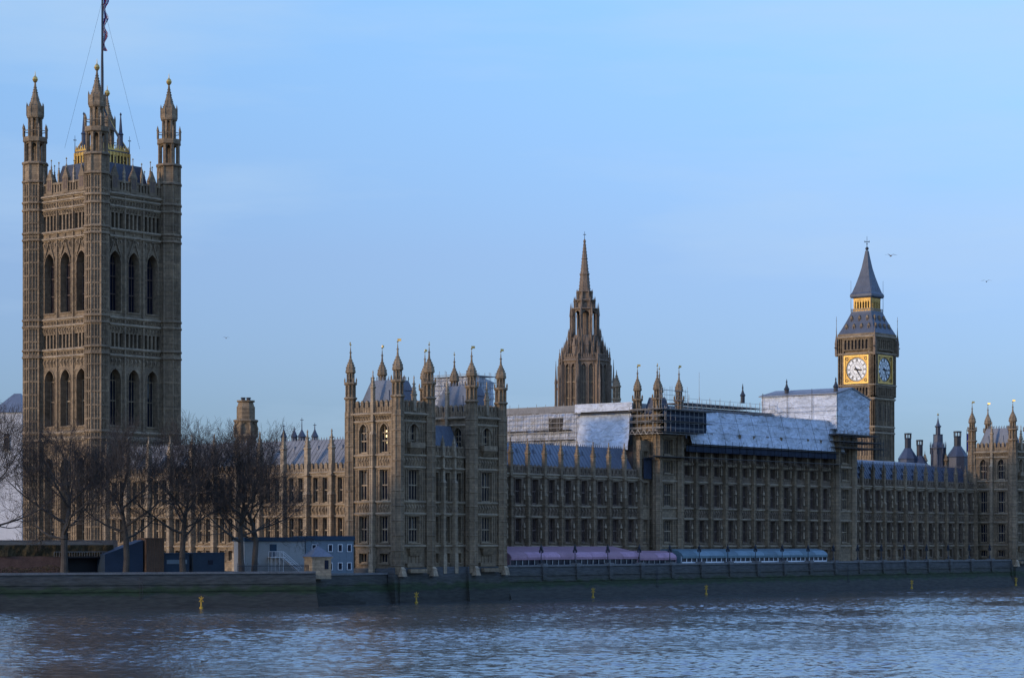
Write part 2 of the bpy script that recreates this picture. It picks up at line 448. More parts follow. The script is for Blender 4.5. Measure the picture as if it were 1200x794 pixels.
def crockets(mb, cx, cy, r0, z0, r1, z1, n, num=8, m=0, size=.16):
    for i in range(num):
        a = PI / 8 + 2 * PI * i / num
        for k in range(n):
            t = (k + .5) / n; r = r0 + (r1 - r0) * t + size * .3; z = z0 + (z1 - z0) * t
            x = cx + r * math.cos(a); y = cy + r * math.sin(a); q = size * (1.1 - .5 * t)
            mb.hexa([(x - q, y - q, z - q), (x + q, y - q, z - q), (x + q, y + q, z - q), (x - q, y + q, z - q), (x - q * .5, y - q * .5, z + q), (x + q * .5, y - q * .5, z + q), (x + q * .5, y + q * .5, z + q), (x - q * .5, y + q * .5, z + q)], m)
def octstage(mb, cx, cy, r, z0, z1, core=.8, post=.17, bands=True, m=0, open_=False, head=True):
    """octagonal stage: corner shafts round a recessed core (or open)"""
    if not open_: mb.lathe(cx, cy, [(r * core, z0), (r * core, z1)], m=m)
    for i in range(8):
        a = PI / 8 + PI / 4 * i
        x = cx + (r - post) * math.cos(a); y = cy + (r - post) * math.sin(a)
        mb.lathe(x, y, [(post, z0), (post, z1)], n=4, rot=a + PI / 4, m=m)
        if head:   # pointed head between the shafts
            b = a + PI / 4; x2 = cx + (r - post) * math.cos(b); y2 = cy + (r - post) * math.sin(b)
            f = F(x, y, math.degrees(math.atan2(y2 - y, x2 - x))); ln = math.hypot(x2 - x, y2 - y)
            h = min(ln * .8, (z1 - z0) * .4)
            for j in range(6):
                t0 = -1 + j / 3; t1 = -1 + (j + 1) / 3
                xa = ln * (t0 + 1) / 2; xb = ln * (t1 + 1) / 2; a0 = z1 - h + arch_z(t0, h * .85); a1 = z1 - h + arch_z(t1, h * .85)
                mb.hexa([P(f, xa, .08, a0), P(f, xb, .08, a1), P(f, xb, -.08, a1), P(f, xa, -.08, a0), P(f, xa, .08, z1), P(f, xb, .08, z1), P(f, xb, -.08, z1), P(f, xa, -.08, z1)], m)
    if bands:
        mb.lathe(cx, cy, [(r + .03, z1 - .02), (r + .22, z1 + .15), (r + .22, z1 + .35), (r * .9, z1 + .5)], m=m)
def ringposts(mb, cx, cy, r, z0, z1, w=.12, m=0, num=8):
    for i in range(num):
        a = PI / 8 + 2 * PI * i / num
        mb.lathe(cx + r * math.cos(a), cy + r * math.sin(a), [(w, z0), (w, z0 + (z1 - z0) * .6), (w * 1.5, z0 + (z1 - z0) * .62), (.02, z1)], n=4, rot=a, m=m)

def pavilion_turret(parent, cx, cy, zb, r=1.15, z_par=34.9, top=44.8, vane=True):
    b = MB()
    # solid octagonal shaft with string courses and panelled faces
    b.lathe(cx, cy, [(r * .93, zb), (r * .93, z_par - 1.5)])
    for i in range(8):
        a = PI / 8 + PI / 4 * i
        b.lathe(cx + r * .93 * math.cos(a), cy + r * .93 * math.sin(a), [(.13, zb), (.13, z_par - 1.5)], n=4, rot=a)
    for i in range(int((z_par - zb) / 2.6)):
        z = zb + 1.4 + i * 2.6; b.lathe(cx, cy, [(r * .95, z), (r * 1.06, z + .05), (r * 1.06, z + .18), (r * .95, z + .25)])
    z = z_par - 1.5; H = top - z
    octstage(b, cx, cy, r * .98, z, z + H * .19, core=.86, head=False)
    octstage(b, cx, cy, r * .95, z + H * .22, z + H * .42, core=.68)
    ringposts(b, cx, cy, r * 1.05, z + H * .42, z + H * .53, .1)
    octstage(b, cx, cy, r * .72, z + H * .45, z + H * .60, core=.62, post=.13)
    zc = z + H * .62
    b.lathe(cx, cy, [(r * .85, zc), (r * .88, zc + H * .03), (r * .72, zc + H * .07), (r * .58, zc + H * .12), (r * .32, zc + H * .17), (r * .16, zc + H * .22), (r * .12, zc + H * .3), (r * .05, zc + H * .38)])
    crockets(b, cx, cy, r * .8, zc + H * .05, r * .2, zc + H * .2, 4, size=.1)
    for zz, rr in ((zc + H * .23, .24), (zc + H * .30, .3)):
        b.lathe(cx, cy, [(.08, zz - .12), (rr, zz), (.08, zz + .14)], n=8)
    t = b.build('turret', M['stone'], parent)
    if vane:
        g = MB(); g.tube((cx, cy, top - .1), (cx, cy, top + .95), .05, .03, 5)
        g.lathe(cx, cy, [(.03, top + .25), (.2, top + .42), (.03, top + .6)], n=8)
        g.box(F(cx, cy, random.uniform(-80, 60)), -.05, .62, -.03, .03, top + .5, top + .92)
        g.build('vane', M['gold'], t)
    return t
def pinnacle(b, cx, cy, z0, z1, r=.5, m=0):
    h = z1 - z0
    b.lathe(cx, cy, [(r, z0), (r, z0 + h * .42), (r * 1.25, z0 + h * .44), (r * 1.25, z0 + h * .48), (r * .85, z0 + h * .5)], n=4, rot=PI / 4, m=m)
    b.lathe(cx, cy, [(r * .9, z0 + h * .48), (r * .45, z0 + h * .72), (r * .16, z0 + h * .9), (r * .3, z0 + h * .93), (r * .06, z1)], n=4, rot=PI / 4, m=m)
    for i in range(4):
        a = PI / 4 + PI / 2 * i
        for k in range(3):
            t = k / 3.; rr = r * (.85 - .55 * t); z = z0 + h * (.54 + .11 * k); x = cx + rr * math.cos(a); y = cy + rr * math.sin(a); q = r * .17
            b.box(O, x - q, x + q, -(y + q), -(y - q), z - q, z + q, m)
def buttress(parent, f, s, z0, z_cor, z_top, w=1.05, d=1.0, m=None, strings=(), rp=.5):
    b = MB()
    b.box(f, s - w / 2 - .1, s + w / 2 + .1, 0, d + .15, z0, z0 + 3.5)
    b.box(f, s - w / 2, s + w / 2, 0, d, z0 + 3.5, z_cor - 4)
    b.box(f, s - w / 2 + .1, s + w / 2 - .1, 0, d - .15, z_cor - 4, z_cor + 1.6)
    for x in (-w / 2 + .16, w / 2 - .16): b.box(f, s + x - .08, s + x + .08, d, d + .1, z0 + 3.5, z_cor - 4.1)
    for z in strings:
        b.box(f, s - w / 2 - .15, s + w / 2 + .15, 0, d + .22, z, z + .22)
    b.frus(f, s - w / 2 - .1, s + w / 2 + .1, 0, d + .12, z_cor - 4.1, s - w / 2 + .1, s + w / 2 - .1, 0, d - .15, z_cor - 3.5)
    o = b.build('buttress', m or M['stone_trim'], parent)
    p = MB(); c = P(f, s, d * .35, 0)
    pinnacle(p, c[0], c[1], z_cor + 1.6, z_top, rp)
    pp = p.build('pinnacle', m or M['stone_trim'], o)
    return o

# ------------------------------------------------------------------ ground, river
g = MB()
W = [(-3000, 1250), (-101.6, 17.2), (-53.6, -3.2), (-53.0, 1.9), (-28, 1.9), (-28, .5), (205, .5), (420, 6), (3500, 900)]
land = W + [(3500, 6000), (-3000, 6000)]
n = len(land)
g.add([(x, y, 5.0) for x, y in land] + [(x, y, -3.0) for x, y in land],
      [tuple(range(n))] + [(i + n, (i + 1) % n + n, (i + 1) % n, i) for i in range(n)])
tag(g.build('ground', M['ground']), kind='structure')
import numpy as np
def river():
    """one water sheet: a finely waved patch in the reach by the palace, flat far beyond it"""
    x0, x1, y0, y1, st = -240.0, 224.0, -204.0, 20.0, .34
    nx, ny = int((x1 - x0) / st) + 1, int((y1 - y0) / st) + 1
    X, Y = np.meshgrid(np.linspace(x0, x1, nx), np.linspace(y0, y1, ny))
    rs = np.random.RandomState(3); Z = np.zeros_like(X)
    for i in range(60):
        lam = .8 * (4.0 / .8) ** (rs.rand() ** 1.4); th = R(35) + rs.normal() * .75; k = 2 * PI / lam
        warp = .8 * np.sin(X * .11 + rs.rand() * 6) + .8 * np.sin(Y * .13 + rs.rand() * 6)
        Z += np.sin(k * (X * math.cos(th) + Y * math.sin(th)) + warp + rs.rand() * 6.28) * (.0265 / k)
    patch = .8 + .3 * np.sin(X * .031 + Y * .043 + 1) * np.sin(X * .017 - Y * .05 + 2) + .2 * np.sin(X * .09 + Y * .06)
    Z = Z * np.clip(patch, .35, 1.4)
    Z += .12 * np.maximum(Z, 0) ** 2
    edge = np.minimum(np.minimum(X - x0, x1 - X), np.minimum(Y - y0, y1 - Y)); Z *= np.clip(edge / 6, 0, 1)
    V = np.stack([X, Y, Z], -1).reshape(-1, 3)
    O4 = np.array([(-4000, -3000, 0), (4000, -3000, 0), (4000, 2500, 0), (-4000, 2500, 0)], float)
    n0 = len(V); V = np.vstack([V, O4])
    a = (np.arange(ny - 1)[:, None] * nx + np.arange(nx - 1)[None, :]).ravel()
    Fq = np.stack([a, a + 1, a + nx + 1, a + nx], -1)
    c0, c1, c2, c3 = 0, nx - 1, nx * ny - 1, nx * (ny - 1)
    ex = np.array([(n0, n0 + 1, c1, c0), (n0 + 1, n0 + 2, c2, c1), (n0 + 2, n0 + 3, c3, c2), (n0 + 3, n0, c0, c3)])
    Fq = np.vstack([Fq, ex])
    me = bpy.data.meshes.new('river_water')
    me.vertices.add(len(V)); me.vertices.foreach_set('co', V.ravel())
    me.loops.add(len(Fq) * 4); me.loops.foreach_set('vertex_index', Fq.ravel().astype(np.int32))
    me.polygons.add(len(Fq)); me.polygons.foreach_set('loop_start', np.arange(0, len(Fq) * 4, 4, dtype=np.int32)); me.polygons.foreach_set('loop_total', np.full(len(Fq), 4, dtype=np.int32))
    me.update(calc_edges=True); me.validate()
    me.polygons.foreach_set('use_smooth', np.ones(len(me.polygons), dtype=bool))
    me.materials.append(M['water'])
    o = bpy.data.objects.new('river_water', me); col.objects.link(o); return tag(o, kind='structure')
river()

# river walls
def river_wall(label, pts, top, cope=.35, piers=None, proud=0.0, z_mid=None):
    root = thing('river_wall', label, 'wall', (pts[0][0], pts[0][1], 0))
    b = MB(); c = MB()
    for (x0, y0), (x1, y1) in zip(pts, pts[1:]):
        ln = math.hypot(x1 - x0, y1 - y0); f = F(x0, y0, math.degrees(math.atan2(y1 - y0, x1 - x0)))
        b.frus(f, 0, ln, -1.2, .3, 2.4, 0, ln, -1.2, .0, top - cope); b.frus(f, 0, ln, -1.2, 2.3, -2.5, 0, ln, -1.2, .3, 2.4)
        b.box(f, 0, ln, 0.0, .30, top - 2.0, top - 1.75)
        b.box(f, 0, ln, 0.0, .38, top - 3.1, top - 2.9)
        c.box(f, 0, ln, -1.0, .22, top - cope, top)
        if piers:
            k = 0
            s = piers[0]
            while s < ln - .5:
                b.box(f, s - .55, s + .55, 0, .5, top - 2.1, top - cope); b.frus(f, s - .5, s + .5, 0, .5, top - 2.9, s - .55, s + .55, 0, .5, top - 2.1)
                c.box(f, s - .7, s + .7, -.9, .6, top - cope + .003, top + .25)
                s += piers[1]
    b.build('masonry', M['tide'], root); c.build('coping', M['blocks'], root)
    return root
river_wall('long dark granite embankment wall below the bare trees', [(-190, 55), (-101.6, 16.7), (-53.3, -3.8)], 5.8)
river_wall('low stepped river wall between tree embankment and stone pavilion', [(-53.0, -3.4), (-52.2, 1.2), (-30.6, 1.2)], 5.3)
river_wall('terrace wall with piers and green tide line below the palace range', [(0.4, 0.0), (195.0, 0.0)], 6.35, piers=(10.7, 10.25))
def wall_ladder(x, y, rz, top, label):
    b = MB(); f = F(x, y, rz)
    for s_ in (-.22, .22): b.tube(P(f, s_, .7, -.5), P(f, s_, .45, top), .035, .035, 4)
    for i in range(int(top / .35)): z = i * .35; b.tube(P(f, -.22, .69 - .04 * z, z), P(f, .22, .69 - .04 * z, z), .025, .025, 4)
    return tag(b.build('wall_ladder', M['iron'], loc=(x, y, 0)), label, 'ladder', 'iron ladders on the river wall')
wall_ladder(-80.9, 7.9, -23, 5.3, 'rusty iron ladder on the embankment wall below the bare trees')
wall_ladder(46.5, 0, 0, 5.6, 'rusty iron ladder on the terrace wall below the mauve marquees')
wall_ladder(118.3, 0, 0, 5.6, 'rusty iron ladder on the terrace wall right of the pale blue marquee')
# stair and rubble masonry by the step in the wall
st = MB(); fs = F(-51.8, 0.7, 0)
for i in range(9): st.box(fs, .5 + i * 1.5, 2.1 + i * 1.5, .3, 2.2 - i * .12, -3, 4.6 - i * .5)
o = st.build('river_stair', M['tide'], loc=(-51.8, .7, 0)); tag(o, 'worn stone stair descending to the water beside the wall corner', 'stairs')

# ------------------------------------------------------------------ palace: generic range
ZF = dict(g0=6.9, g1=9.0, w1=10.5, W1=15.1, b1=15.5, B1=17.5, w2=17.9, W2=22.6, cor=23.3, par=25.1)
def palace_range(name, label, f, butt, z_top, win_w=1.82, lights=3, third=False, parent_loc=None, roof=None, double=False, end0=True, pin_r=.5, m=None, skip_butt=()):
    """butt: s positions of the buttresses along frame f"""
    m = m or (M['stone'] if double else M['stone_range'])
    p0 = P(f, butt[0], 0, 5)
    root = thing(name, label, 'building', p0)
    wall = MB(); tr = MB(); pa = MB()
    zt = ZF['cor'] + (7.8 if third else 0)
    zr = [(7, 10), (10.6, 15.2), (17.9, 22.9)] + ([(24.2, 30.4)] if third else [])
    for a, b_ in zip(butt, butt[1:]):
        c = (a + b_) / 2
        cs = [c] if not double else [c - (b_ - a) * .19, c + (b_ - a) * .19]
        cols = []
        for x in cs:
            ops = [(7.0, 8.9, 0), (ZF['w1'], ZF['W1'], 0), (ZF['w2'], ZF['W2'], 0)]
            if third: ops.append((24.3, 26.4, 0))
            if third: ops.append((27.4, 29.6, 0))
            cols.append((x - win_w / 2, x + win_w / 2, ops))
            window(root, f, x, 7.0, win_w, 1.9, 0, 2, 0, m=M['stone_trim'])
            wm = M['stone_trim'] if double else M['stone_dark']
            window(root, f, x, ZF['w1'], win_w, ZF['W1'] - ZF['w1'], 0, lights, 1, m=wm)
            window(root, f, x, ZF['w2'], win_w, ZF['W2'] - ZF['w2'], 0, lights, 1, m=wm)
            if third:
                window(root, f, x, 24.3, win_w, 2.1, 0, lights, 0, m=wm); window(root, f, x, 27.4, win_w, 2.2, 0, lights, 0, m=wm)
        panel(wall, f, a, b_, 5.0, zt, cols, rib=.55 if double else .7, ribs_z=zr)
        carved(wall, f, a + .5, b_ - .5, ZF['b1'] + .15, ZF['B1'] - .1, .85)
        if not double:
            for sg in (1,):
                for zz in ((11.6, 19.0, 25.0) if third else (11.6, 19.0)):
                    q = P(f, c + sg * (win_w / 2 + .62), .28, 0); k_ = random.uniform(.85, 1.15)
                    tr.lathe(q[0], q[1], [(.26, zz - .3), (.2, zz - .05), (.2, zz), (.17 * k_, zz + .8), (.21, zz + 1.0), (.08, zz + 1.15), (.11, zz + 1.3), (.02, zz + 1.42)], n=6)
                    tr.lathe(q[0], q[1], [(.26, zz + 1.7), (.28, zz + 1.9), (.05, zz + 2.7)], n=6)
    s0, s1 = butt[0], butt[-1]
    for z in (9.6, 15.3, 17.45, 22.95): string(tr, f, s0, s1, z, .28, .3)
    if third:
        for z in (26.7, 30.2): string(tr, f, s0, s1, z, .28, .3)
    else: string(tr, f, s0, s1, 23.4, .3, .42)
    parapet(pa, f, s0, s1, zt, zt + 1.75, 1.25)
    wall.merge(tr, 1); wall.build('wall', [m, M['stone_trim']], root); pa.build('parapet', m, root)
    for i, s in enumerate(butt):
        if i in skip_butt: continue
        buttress(root, f, s, 5.0, zt + .2, (z_top + (7.8 if third else 0)), strings=(9.6, 15.3, 17.45, 22.95), rp=pin_r, w=.95 if double else .85, d=1.0 if double else .75, m=None if double else M['stone'])
    if roof:
        (d0, z0, d1, z1, mm) = roof
        r = MB()
        r.frus(f, s0, s1, -d1 * 2, -d0, z0, s0, s1, -d1 - .6, -d1, z1)
        nn = int((s1 - s0) / (1.0))
        for i in range(nn + 1):
            s = s0 + (s1 - s0) * i / nn
            p, q = P(f, s, -d0 + .02, z0), P(f, s, -d1 + .02, z1)
            r.tube(p, q, .07, .07, 4)
        # lucarnes and ridge cresting
        for a, b_ in zip(butt, butt[1:]):
            for (t, o_) in ((.35, .5), (.68, .2), (.68, .8)):
                s = a + (b_ - a) * o_; z = z0 + (z1 - z0) * t; d = -(d0 + (d1 - d0) * t)
                r.frus(f, s - .22, s + .22, d - .4, d + .25, z - .1, s - .03, s + .03, d - .5, d + .1, z + .65)
        nc = int((s1 - s0) / .7)
        for i in range(nc):
            s = s0 + (s1 - s0) * (i + .5) / nc
            r.frus(f, s - .12, s + .12, -d1 - .05, -d1 + .05, z1, s - .02, s + .02, -d1 - .03, -d1 + .03, z1 + .5)
        r.build('roof', mm, root)
    return root

fR = F(0, 9.0, 0)
palace_range('river_range', 'three storey stone range behind the mauve marquee, blue iron roof and thin pinnacles', fR, [1.9 + 5.12 * i for i in range(11)], 30.4,
             roof=(.9, 24.3, 4.2, 29.6, M['slate']))
palace_range('river_range', 'long north stone range right of the scaffolded block, dark blue roof', fR, [134.6 + 4.9 * i for i in range(13)], 29.4, win_w=1.72,
             roof=(.9, 24.3, 3.6, 29.0, M['slate_dark']))
palace_range('central_block', 'tall central stone block under white sheeting, rows of mullioned windows', F(0, 8.6, 0), [66.8 + 5.38 * i for i in range(12)], 25.8, third=True)

# towers of the central block (body + upper turrets)
def block_tower(name, label, u0, u1, v0, v1, turrets=True, top=46.0):
    root = thing(name, label, 'tower', ((u0 + u1) / 2, (v0 + v1) / 2, 5))
    b = MB(); t = MB(); zt = 34.6 if turrets else 35.0
    fe = F(u0, v0, 0); fs_ = F(u0, v1, -90); we = u1 - u0; ws = v1 - v0
    ops = [(10.5, 15.1, 0), (17.9, 22.6, 0), (24.6, 27.2, 0), (28.4, 31.6, 0)]
    panel(b, fe, .6, we - .6, 5, zt, [(we / 2 - 1.5, we / 2 + 1.5, ops)], rib=.5, ribs_z=[(10.6, 15.2), (17.9, 22.9), (24.2, 31)])
    for z0, z1, _ in ops: window(root, fe, we / 2, z0, 3.0, z1 - z0, 0, 4, 1 if z1 - z0 > 3.5 else 0)
    panel(b, fs_, 0, ws, 5, zt, [(ws / 2 - .7, ws / 2 + .7, [(24.6, 27.2, 0), (28.4, 31.6, 0)])], rib=.5, ribs_z=[(24.2, 31)])
    for z0, z1 in ((24.6, 27.2), (28.4, 31.6)): window(root, fs_, ws / 2, z0, 1.4, z1 - z0, 0, 2, 0)
    b.box(O, u0 + .7, u1, -v1 - 0, -v0 - 1.05, 5, zt)
    for z in (9.6, 15.3, 17.45, 22.95, 27.4, 32.2): string(t, fe, 0, we, z, .3, .3); string(t, fs_, 0, ws, z, .3, .3)
    b.merge(t, 1); b.build('wall', [M['stone'], M['stone_trim']], root)
    if turrets:
        for (x, y) in ((u0, v0), (u1, v0), (u0, v1), (u1, v1)): pavilion_turret(root, x, y, 5, 1.0, 36.2, top)
        r = MB(); r.frus(O, u0 + .6, u1 - .6, -v1 + .3, -v0 - .6, zt, u0 + 2.2, u1 - 2.2, -v1 + 1.3, -v0 - 1.8, 40.2)
        r.build('roof', M['slate_dark'], root)
        p = MB()
        for ff, ln in ((fe, we), (fs_, ws)): parapet(p, ff, .8, ln - .8, zt, zt + 1.9, 1.0)
        p.build('parapet', M['stone'], root)
    else:
        c = MB()
        for x in (u0, u1): c.lathe(x, v0, [(.95, 5), (.95, 34.8)])
        c.build('corner_shaft', M['stone'], root)
    return root
block_tower('block_tower', 'scaffolded stone tower with four slender turrets at the south end of the central block', 57.7, 65.3, 7.6, 12.6)
block_tower('block_tower', 'stone tower stump carrying the large white sheeted enclosure', 127.0, 134.0, 7.8, 22, turrets=False)
# narrow bay between range and tower
nb = MB(); fn = F(0, 8.8, 0)
panel(nb, fn, 53.6, 56.7, 5, 31.2, [(54.4, 56.0, [(10.5, 15.1, 0), (17.9, 22.6, 0), (25, 29, 0)])])
rt = thing('link_bay', 'narrow stone bay under blue scaffold netting, left of the scaffolded turret tower', 'building', (55, 9, 5))
nb.build('wall', M['stone'], rt)
for z0, z1 in ((10.5, 15.1), (17.9, 22.6), (25, 29)): window(rt, fn, 55.2, z0, 1.6, z1 - z0, 0, 3, 1)
ng = MB(); ng.box(fn, 53.9, 56.6, .55, .62, 23.4, 27.5); ng.box(fn, 53.9, 56.6, .5, .9, 27.5, 27.7); ng.build('netting', M['net'], rt)

# ------------------------------------------------------------------ river pavilions
def pavilion(name, label, u0, full=True):
    root = thing(name, label, 'building', (u0 + 14, 6, 4))
    v1 = 11.2
    wall = MB(); tr = MB(); pa = MB(); roof = MB(); base = MB()
    def flush():
        wall.merge(tr, 1); tr.v, tr.f, tr.m = [], [], []
        for q_, n_, m_ in ((wall, 'wall', [M['stone'], M['stone_trim']]), (pa, 'parapet', M['stone']), (roof, 'tower_roof', M['slate']), (base, 'base', M['tide'])):
            if q_.v: q_.build(n_, m_, root)
            q_.v, q_.f, q_.m = [], [], []
    def tower(x0, x1):
        fe = F(x0, 0, 0); we = x1 - x0; fS = F(x0, v1, -90); fN = F(x1, 0, 90)
        c = we / 2
        ops = [(10.5, 15.1, 0), (17.8, 23.2, 0)]
        panel(wall, fe, 0, we, 5, 33, [(c - 1.45, c + 1.45, ops), (c - 1.0 + 0, c + 1.0, [])] if False else [(c - 1.45, c + 1.45, ops + [(26.4, 31.2, 1.6)])],
              rib=.48, ribs_z=[(10.4, 15.3), (17.8, 23.2), (26, 31.4)])
        for z0, z1, _ in ops: window(root, fe, c, z0, 2.9, z1 - z0, 0, 4, 1)
        # upper window: narrower, set in an arched recess with a balcony
        window(root, fe, c, 26.4, 2.9, 4.8, 1.6, 4, 1)
        wall.box(fe, c - 1.45, c - .75, -.5, -.02, 26.4, 31.1); wall.box(fe, c + .75, c + 1.45, -.5, -.02, 26.4, 31.1)
        wall.frus(fe, c - 1.2, c + 1.2, 0, .2, 25.9, c - 1.9, c + 1.9, 0, 1.1, 27.0); wall.box(fe, c - 1.9, c + 1.9, .1, 1.1, 27.0, 27.9)
        # ground floor
        base.frus(fe, -1.6, we + 1.6, -1, 1.2, -3, -1.4, we + 1.4, -1, .35, 6.2)
        for z0, sc in ((7.0, .45), (7.0, 1)): pass
        wall.box(fe, c - 2.1, c + 2.1, 0, .5, 6.2, 6.9)
        wall.frus(fe, c - 1.2, c + 1.2, 0, .3, 8.2, c - 1.9, c + 1.9, 0, .95, 9.5)
        for x in (c - 1.0, c + 1.0): wall.box(fe, x - .45, x - .35, 0, .12, 6.9, 8.4); wall.box(fe, x + .35, x + .45, 0, .12, 6.9, 8.4)
        carved(wall, fe, 1.2, we - 1.2, 15.8, 17.3, .7); carved(wall, fe, 1.2, we - 1.2, 23.9, 25.5, .7); carved(wall, fe, 1.2, we - 1.2, 31.9, 32.8, .6)
        for z in (9.8, 15.4, 17.5, 23.5, 25.6, 31.5): string(tr, fe, 0, we, z, .3, .34)
        string(tr, fe, 0, we, 32.8, .4, .6)
        parapet(pa, fe, 1, we - 1, 33, 35.0, 1.05)
        # central gabled pinnacle on the parapet
        pm = MB(); q = P(fe, c, .1, 0); pinnacle(pm, q[0], q[1], 33.4, 39.6, .45); pm.build('pinnacle', M['stone_trim'], root)
        # roof: truncated pyramid and cresting
        roof.frus(O, x0 + .9, x1 - .9, -v1 + .9, -.9, 33.6, x0 + 2.3, x1 - 2.3, -v1 + 2.8, -2.8, 38.9)
        for z in (35.3, 37.1): roof.frus(O, x0 + 1.3 + (z - 35) * .3, x1 - 1.3 - (z - 35) * .3, -v1 + 1.3 + (z - 35) * .35, -1.3 - (z - 35) * .35, z, x0 + 1.35 + (z - 35) * .3, x1 - 1.35 - (z - 35) * .3, -v1 + 1.35 + (z - 35) * .35, -1.35 - (z - 35) * .35, z + .14)
        for i in range(9):
            y = 2.8 + (v1 - 5.6) * i / 8.
            for x in (x0 + 2.3, x1 - 2.3): roof.box(O, x - .05, x + .05, -y - .05, -y + .05, 38.9, 39.55)
        for i in range(6):
            x = x0 + 2.3 + (we - 4.6) * i / 5.
            for y in (2.8, v1 - 2.8): roof.box(O, x - .05, x + .05, -y - .05, -y + .05, 38.9, 39.55)
        for y in (3.6, v1 - 3.6):   # lucarnes
            roof.frus(O, x0 + 1.1, x0 + 2.2, -y - .6, -y + .6, 35, x0 + 1.6, x0 + 2.6, -y - .05, -y + .05, 37.1)
        for (x, y) in ((x0, 0), (x1, 0), (x0, v1), (x1, v1)):
            pavilion_turret(root, x, y, 5, 1.15 if y == 0 else 1.05)
        flush()
        return fe, fS, fN, we
    feA, fSA, fNA, weA = tower(u0, u0 + 8.2)
    # south face: two bays
    cols = []
    for c in (3.15, 8.05):
        cols.append((c - 1.0, c + 1.0, [(6.9, 8.6, 0), (10.5, 15.1, 0), (17.8, 23.2, 0), (26.1, 31.2, 1.5)]))
        window(root, fSA, c, 6.9, 2.0, 1.7, 0, 3, 0)
        window(root, fSA, c, 10.5, 2.0, 4.6, 0, 3, 1)
        window(root, fSA, c, 17.8, 2.0, 5.4, 0, 3, 1)
        lit = ((-.1, 3.5), (.28, 3.0), (.3, 3.9), (-.1, 2.7), (-.5, 3.3), (.1, 1.6)) if (full and c > 5) else (((.2, 3.3),) if full else ())
        window(root, fSA, c, 26.1, 2.0, 5.1, 1.5, 3, 1, lit=lit)
        carved(wall, fSA, c - 1.3, c + 1.3, 15.8, 17.3, .65); carved(wall, fSA, c - 1.3, c + 1.3, 23.9, 25.4, .65)
    panel(wall, fSA, 0, v1 - 1.02, 5, 33, [cols[0], (cols[1][0], cols[1][1], cols[1][2])], rib=.5, ribs_z=[(10.4, 15.3), (17.8, 23.2), (26, 31.4)])
    for z in (9.8, 15.4, 17.5, 23.5, 25.6, 31.5): string(tr, fSA, 0, v1, z, .3, .34)
    string(tr, fSA, 0, v1, 32.8, .4, .6); carved(wall, fSA, .9, v1 - .9, 31.9, 32.8, .6)
    parapet(pa, fSA, 1, v1 - 1, 33, 35.0, 1.1)
    buttress(root, fSA, 5.6, 5, 33.4, 40.5, w=.8, d=.7, strings=(9.8, 15.4, 17.5, 23.5, 25.6, 31.5), rp=.42)
    # north face and back walls of the towers
    wall.box(O, u0 + 1.02, u0 + 8.18, -v1, -1.02, 5, 33)
    base.frus(fSA, -.5, v1 + 1.2, -1, .9, -3, -.5, v1 + 1, -1, .3, 6.0)
    flush()
    # link bays
    x0 = u0 + 8.2; L_ = 11.5; fl = F(x0, .9, 0)
    bays = [1.2, 4.3, 7.4, 10.4]
    for a, b_ in zip(bays, bays[1:]):
        c = (a + b_) / 2
        cols = [(c - .65, c + .65, [(6.9, 8.6, 0), (10.5, 15.1, 0), (17.8, 22.9, 0)])]
        panel(wall, fl, a, b_, 5, 25.7, cols, rib=.45, ribs_z=[(10.4, 15.3), (17.8, 23.2)])
        window(root, fl, c, 6.9, 1.3, 1.7, 0, 2, 0); window(root, fl, c, 10.5, 1.3, 4.6, 0, 2, 1); window(root, fl, c, 17.8, 1.3, 5.1, 0, 2, 1)
        carved(wall, fl, a + .4, b_ - .4, 15.8, 17.3, .7); carved(wall, fl, a + .4, b_ - .4, 23.9, 25.4, .7)
    for z in (9.8, 15.4, 17.5, 23.5, 25.6): string(tr, fl, 0, L_, z, .3, .34)
    parapet(pa, fl, .9, L_ - .9, 25.7, 27.4, 1.0)
    for s in bays[1:3]: buttress(root, fl, s, 5, 25.2, 29.5, w=.65, d=.8, strings=(9.8, 15.4, 17.5, 23.5, 25.6), rp=.35)
    base.frus(fl, 0, L_, -1, 1.4, -3, 0, L_, -1, .8, 6.2)
    flush()
    lr = MB(); lr.frus(O, x0 + .9, x0 + L_ - .9, -11, -1.6, 26, x0 + .9, x0 + L_ - .9, -9, -4.2, 31.4)
    for i in range(10):
        s = x0 + 1 + (L_ - 2) * i / 9; lr.tube((s, 1.6, 26), (s, 4.2, 31.4), .06, .06, 4)
    lr.build('roof', M['slate'], root)
    if full:
        tower(u0 + 19.7, u0 + 27.9)
        xs = u0 + 19.7; f2 = F(xs, v1, -90)
        panel(wall, f2, 0, v1 - 1.02, 25, 33, [(2.2, 4.2, [(27, 31.2, 1.5)]), (7.0, 9.0, [(27, 31.2, 1.5)])], rib=.5, ribs_z=[(26, 31.4)])
        for c in (3.2, 8.0): window(root, f2, c, 27, 2.0, 4.2, 1.5, 3, 1)
        string(tr, f2, 0, v1, 32.8, .4, .6); string(tr, f2, 0, v1, 31.5, .3, .34); parapet(pa, f2, 1, v1 - 1, 33, 35, 1.1)
        buttress(root, f2, 5.6, 20, 33.4, 40.5, w=.8, d=.7, strings=(31.5,), rp=.42)
        wall.box(O, xs + 1.02, xs + 8.18, -v1, -1.02, 5, 33)
        flush()
    # pale battered plinth pieces at the water
    for q_ in ((u0, u0 + 8.2, u0 + 19.7, u0 + 27.9) if full else (u0, u0 + 8.2)):
        pl = MB(); fq = F(q_, 0, 0)
        pl.frus(fq, -.6, .6, .5, 1.7, 4.6, -.45, .45, .5, 1.4, 5.8); pl.frus(fq, -.5, .5, .5, 1.5, 5.8, -.3, .3, .5, 1.1, 6.3)
        pl.build('plinth', M['stone_trim'], root)
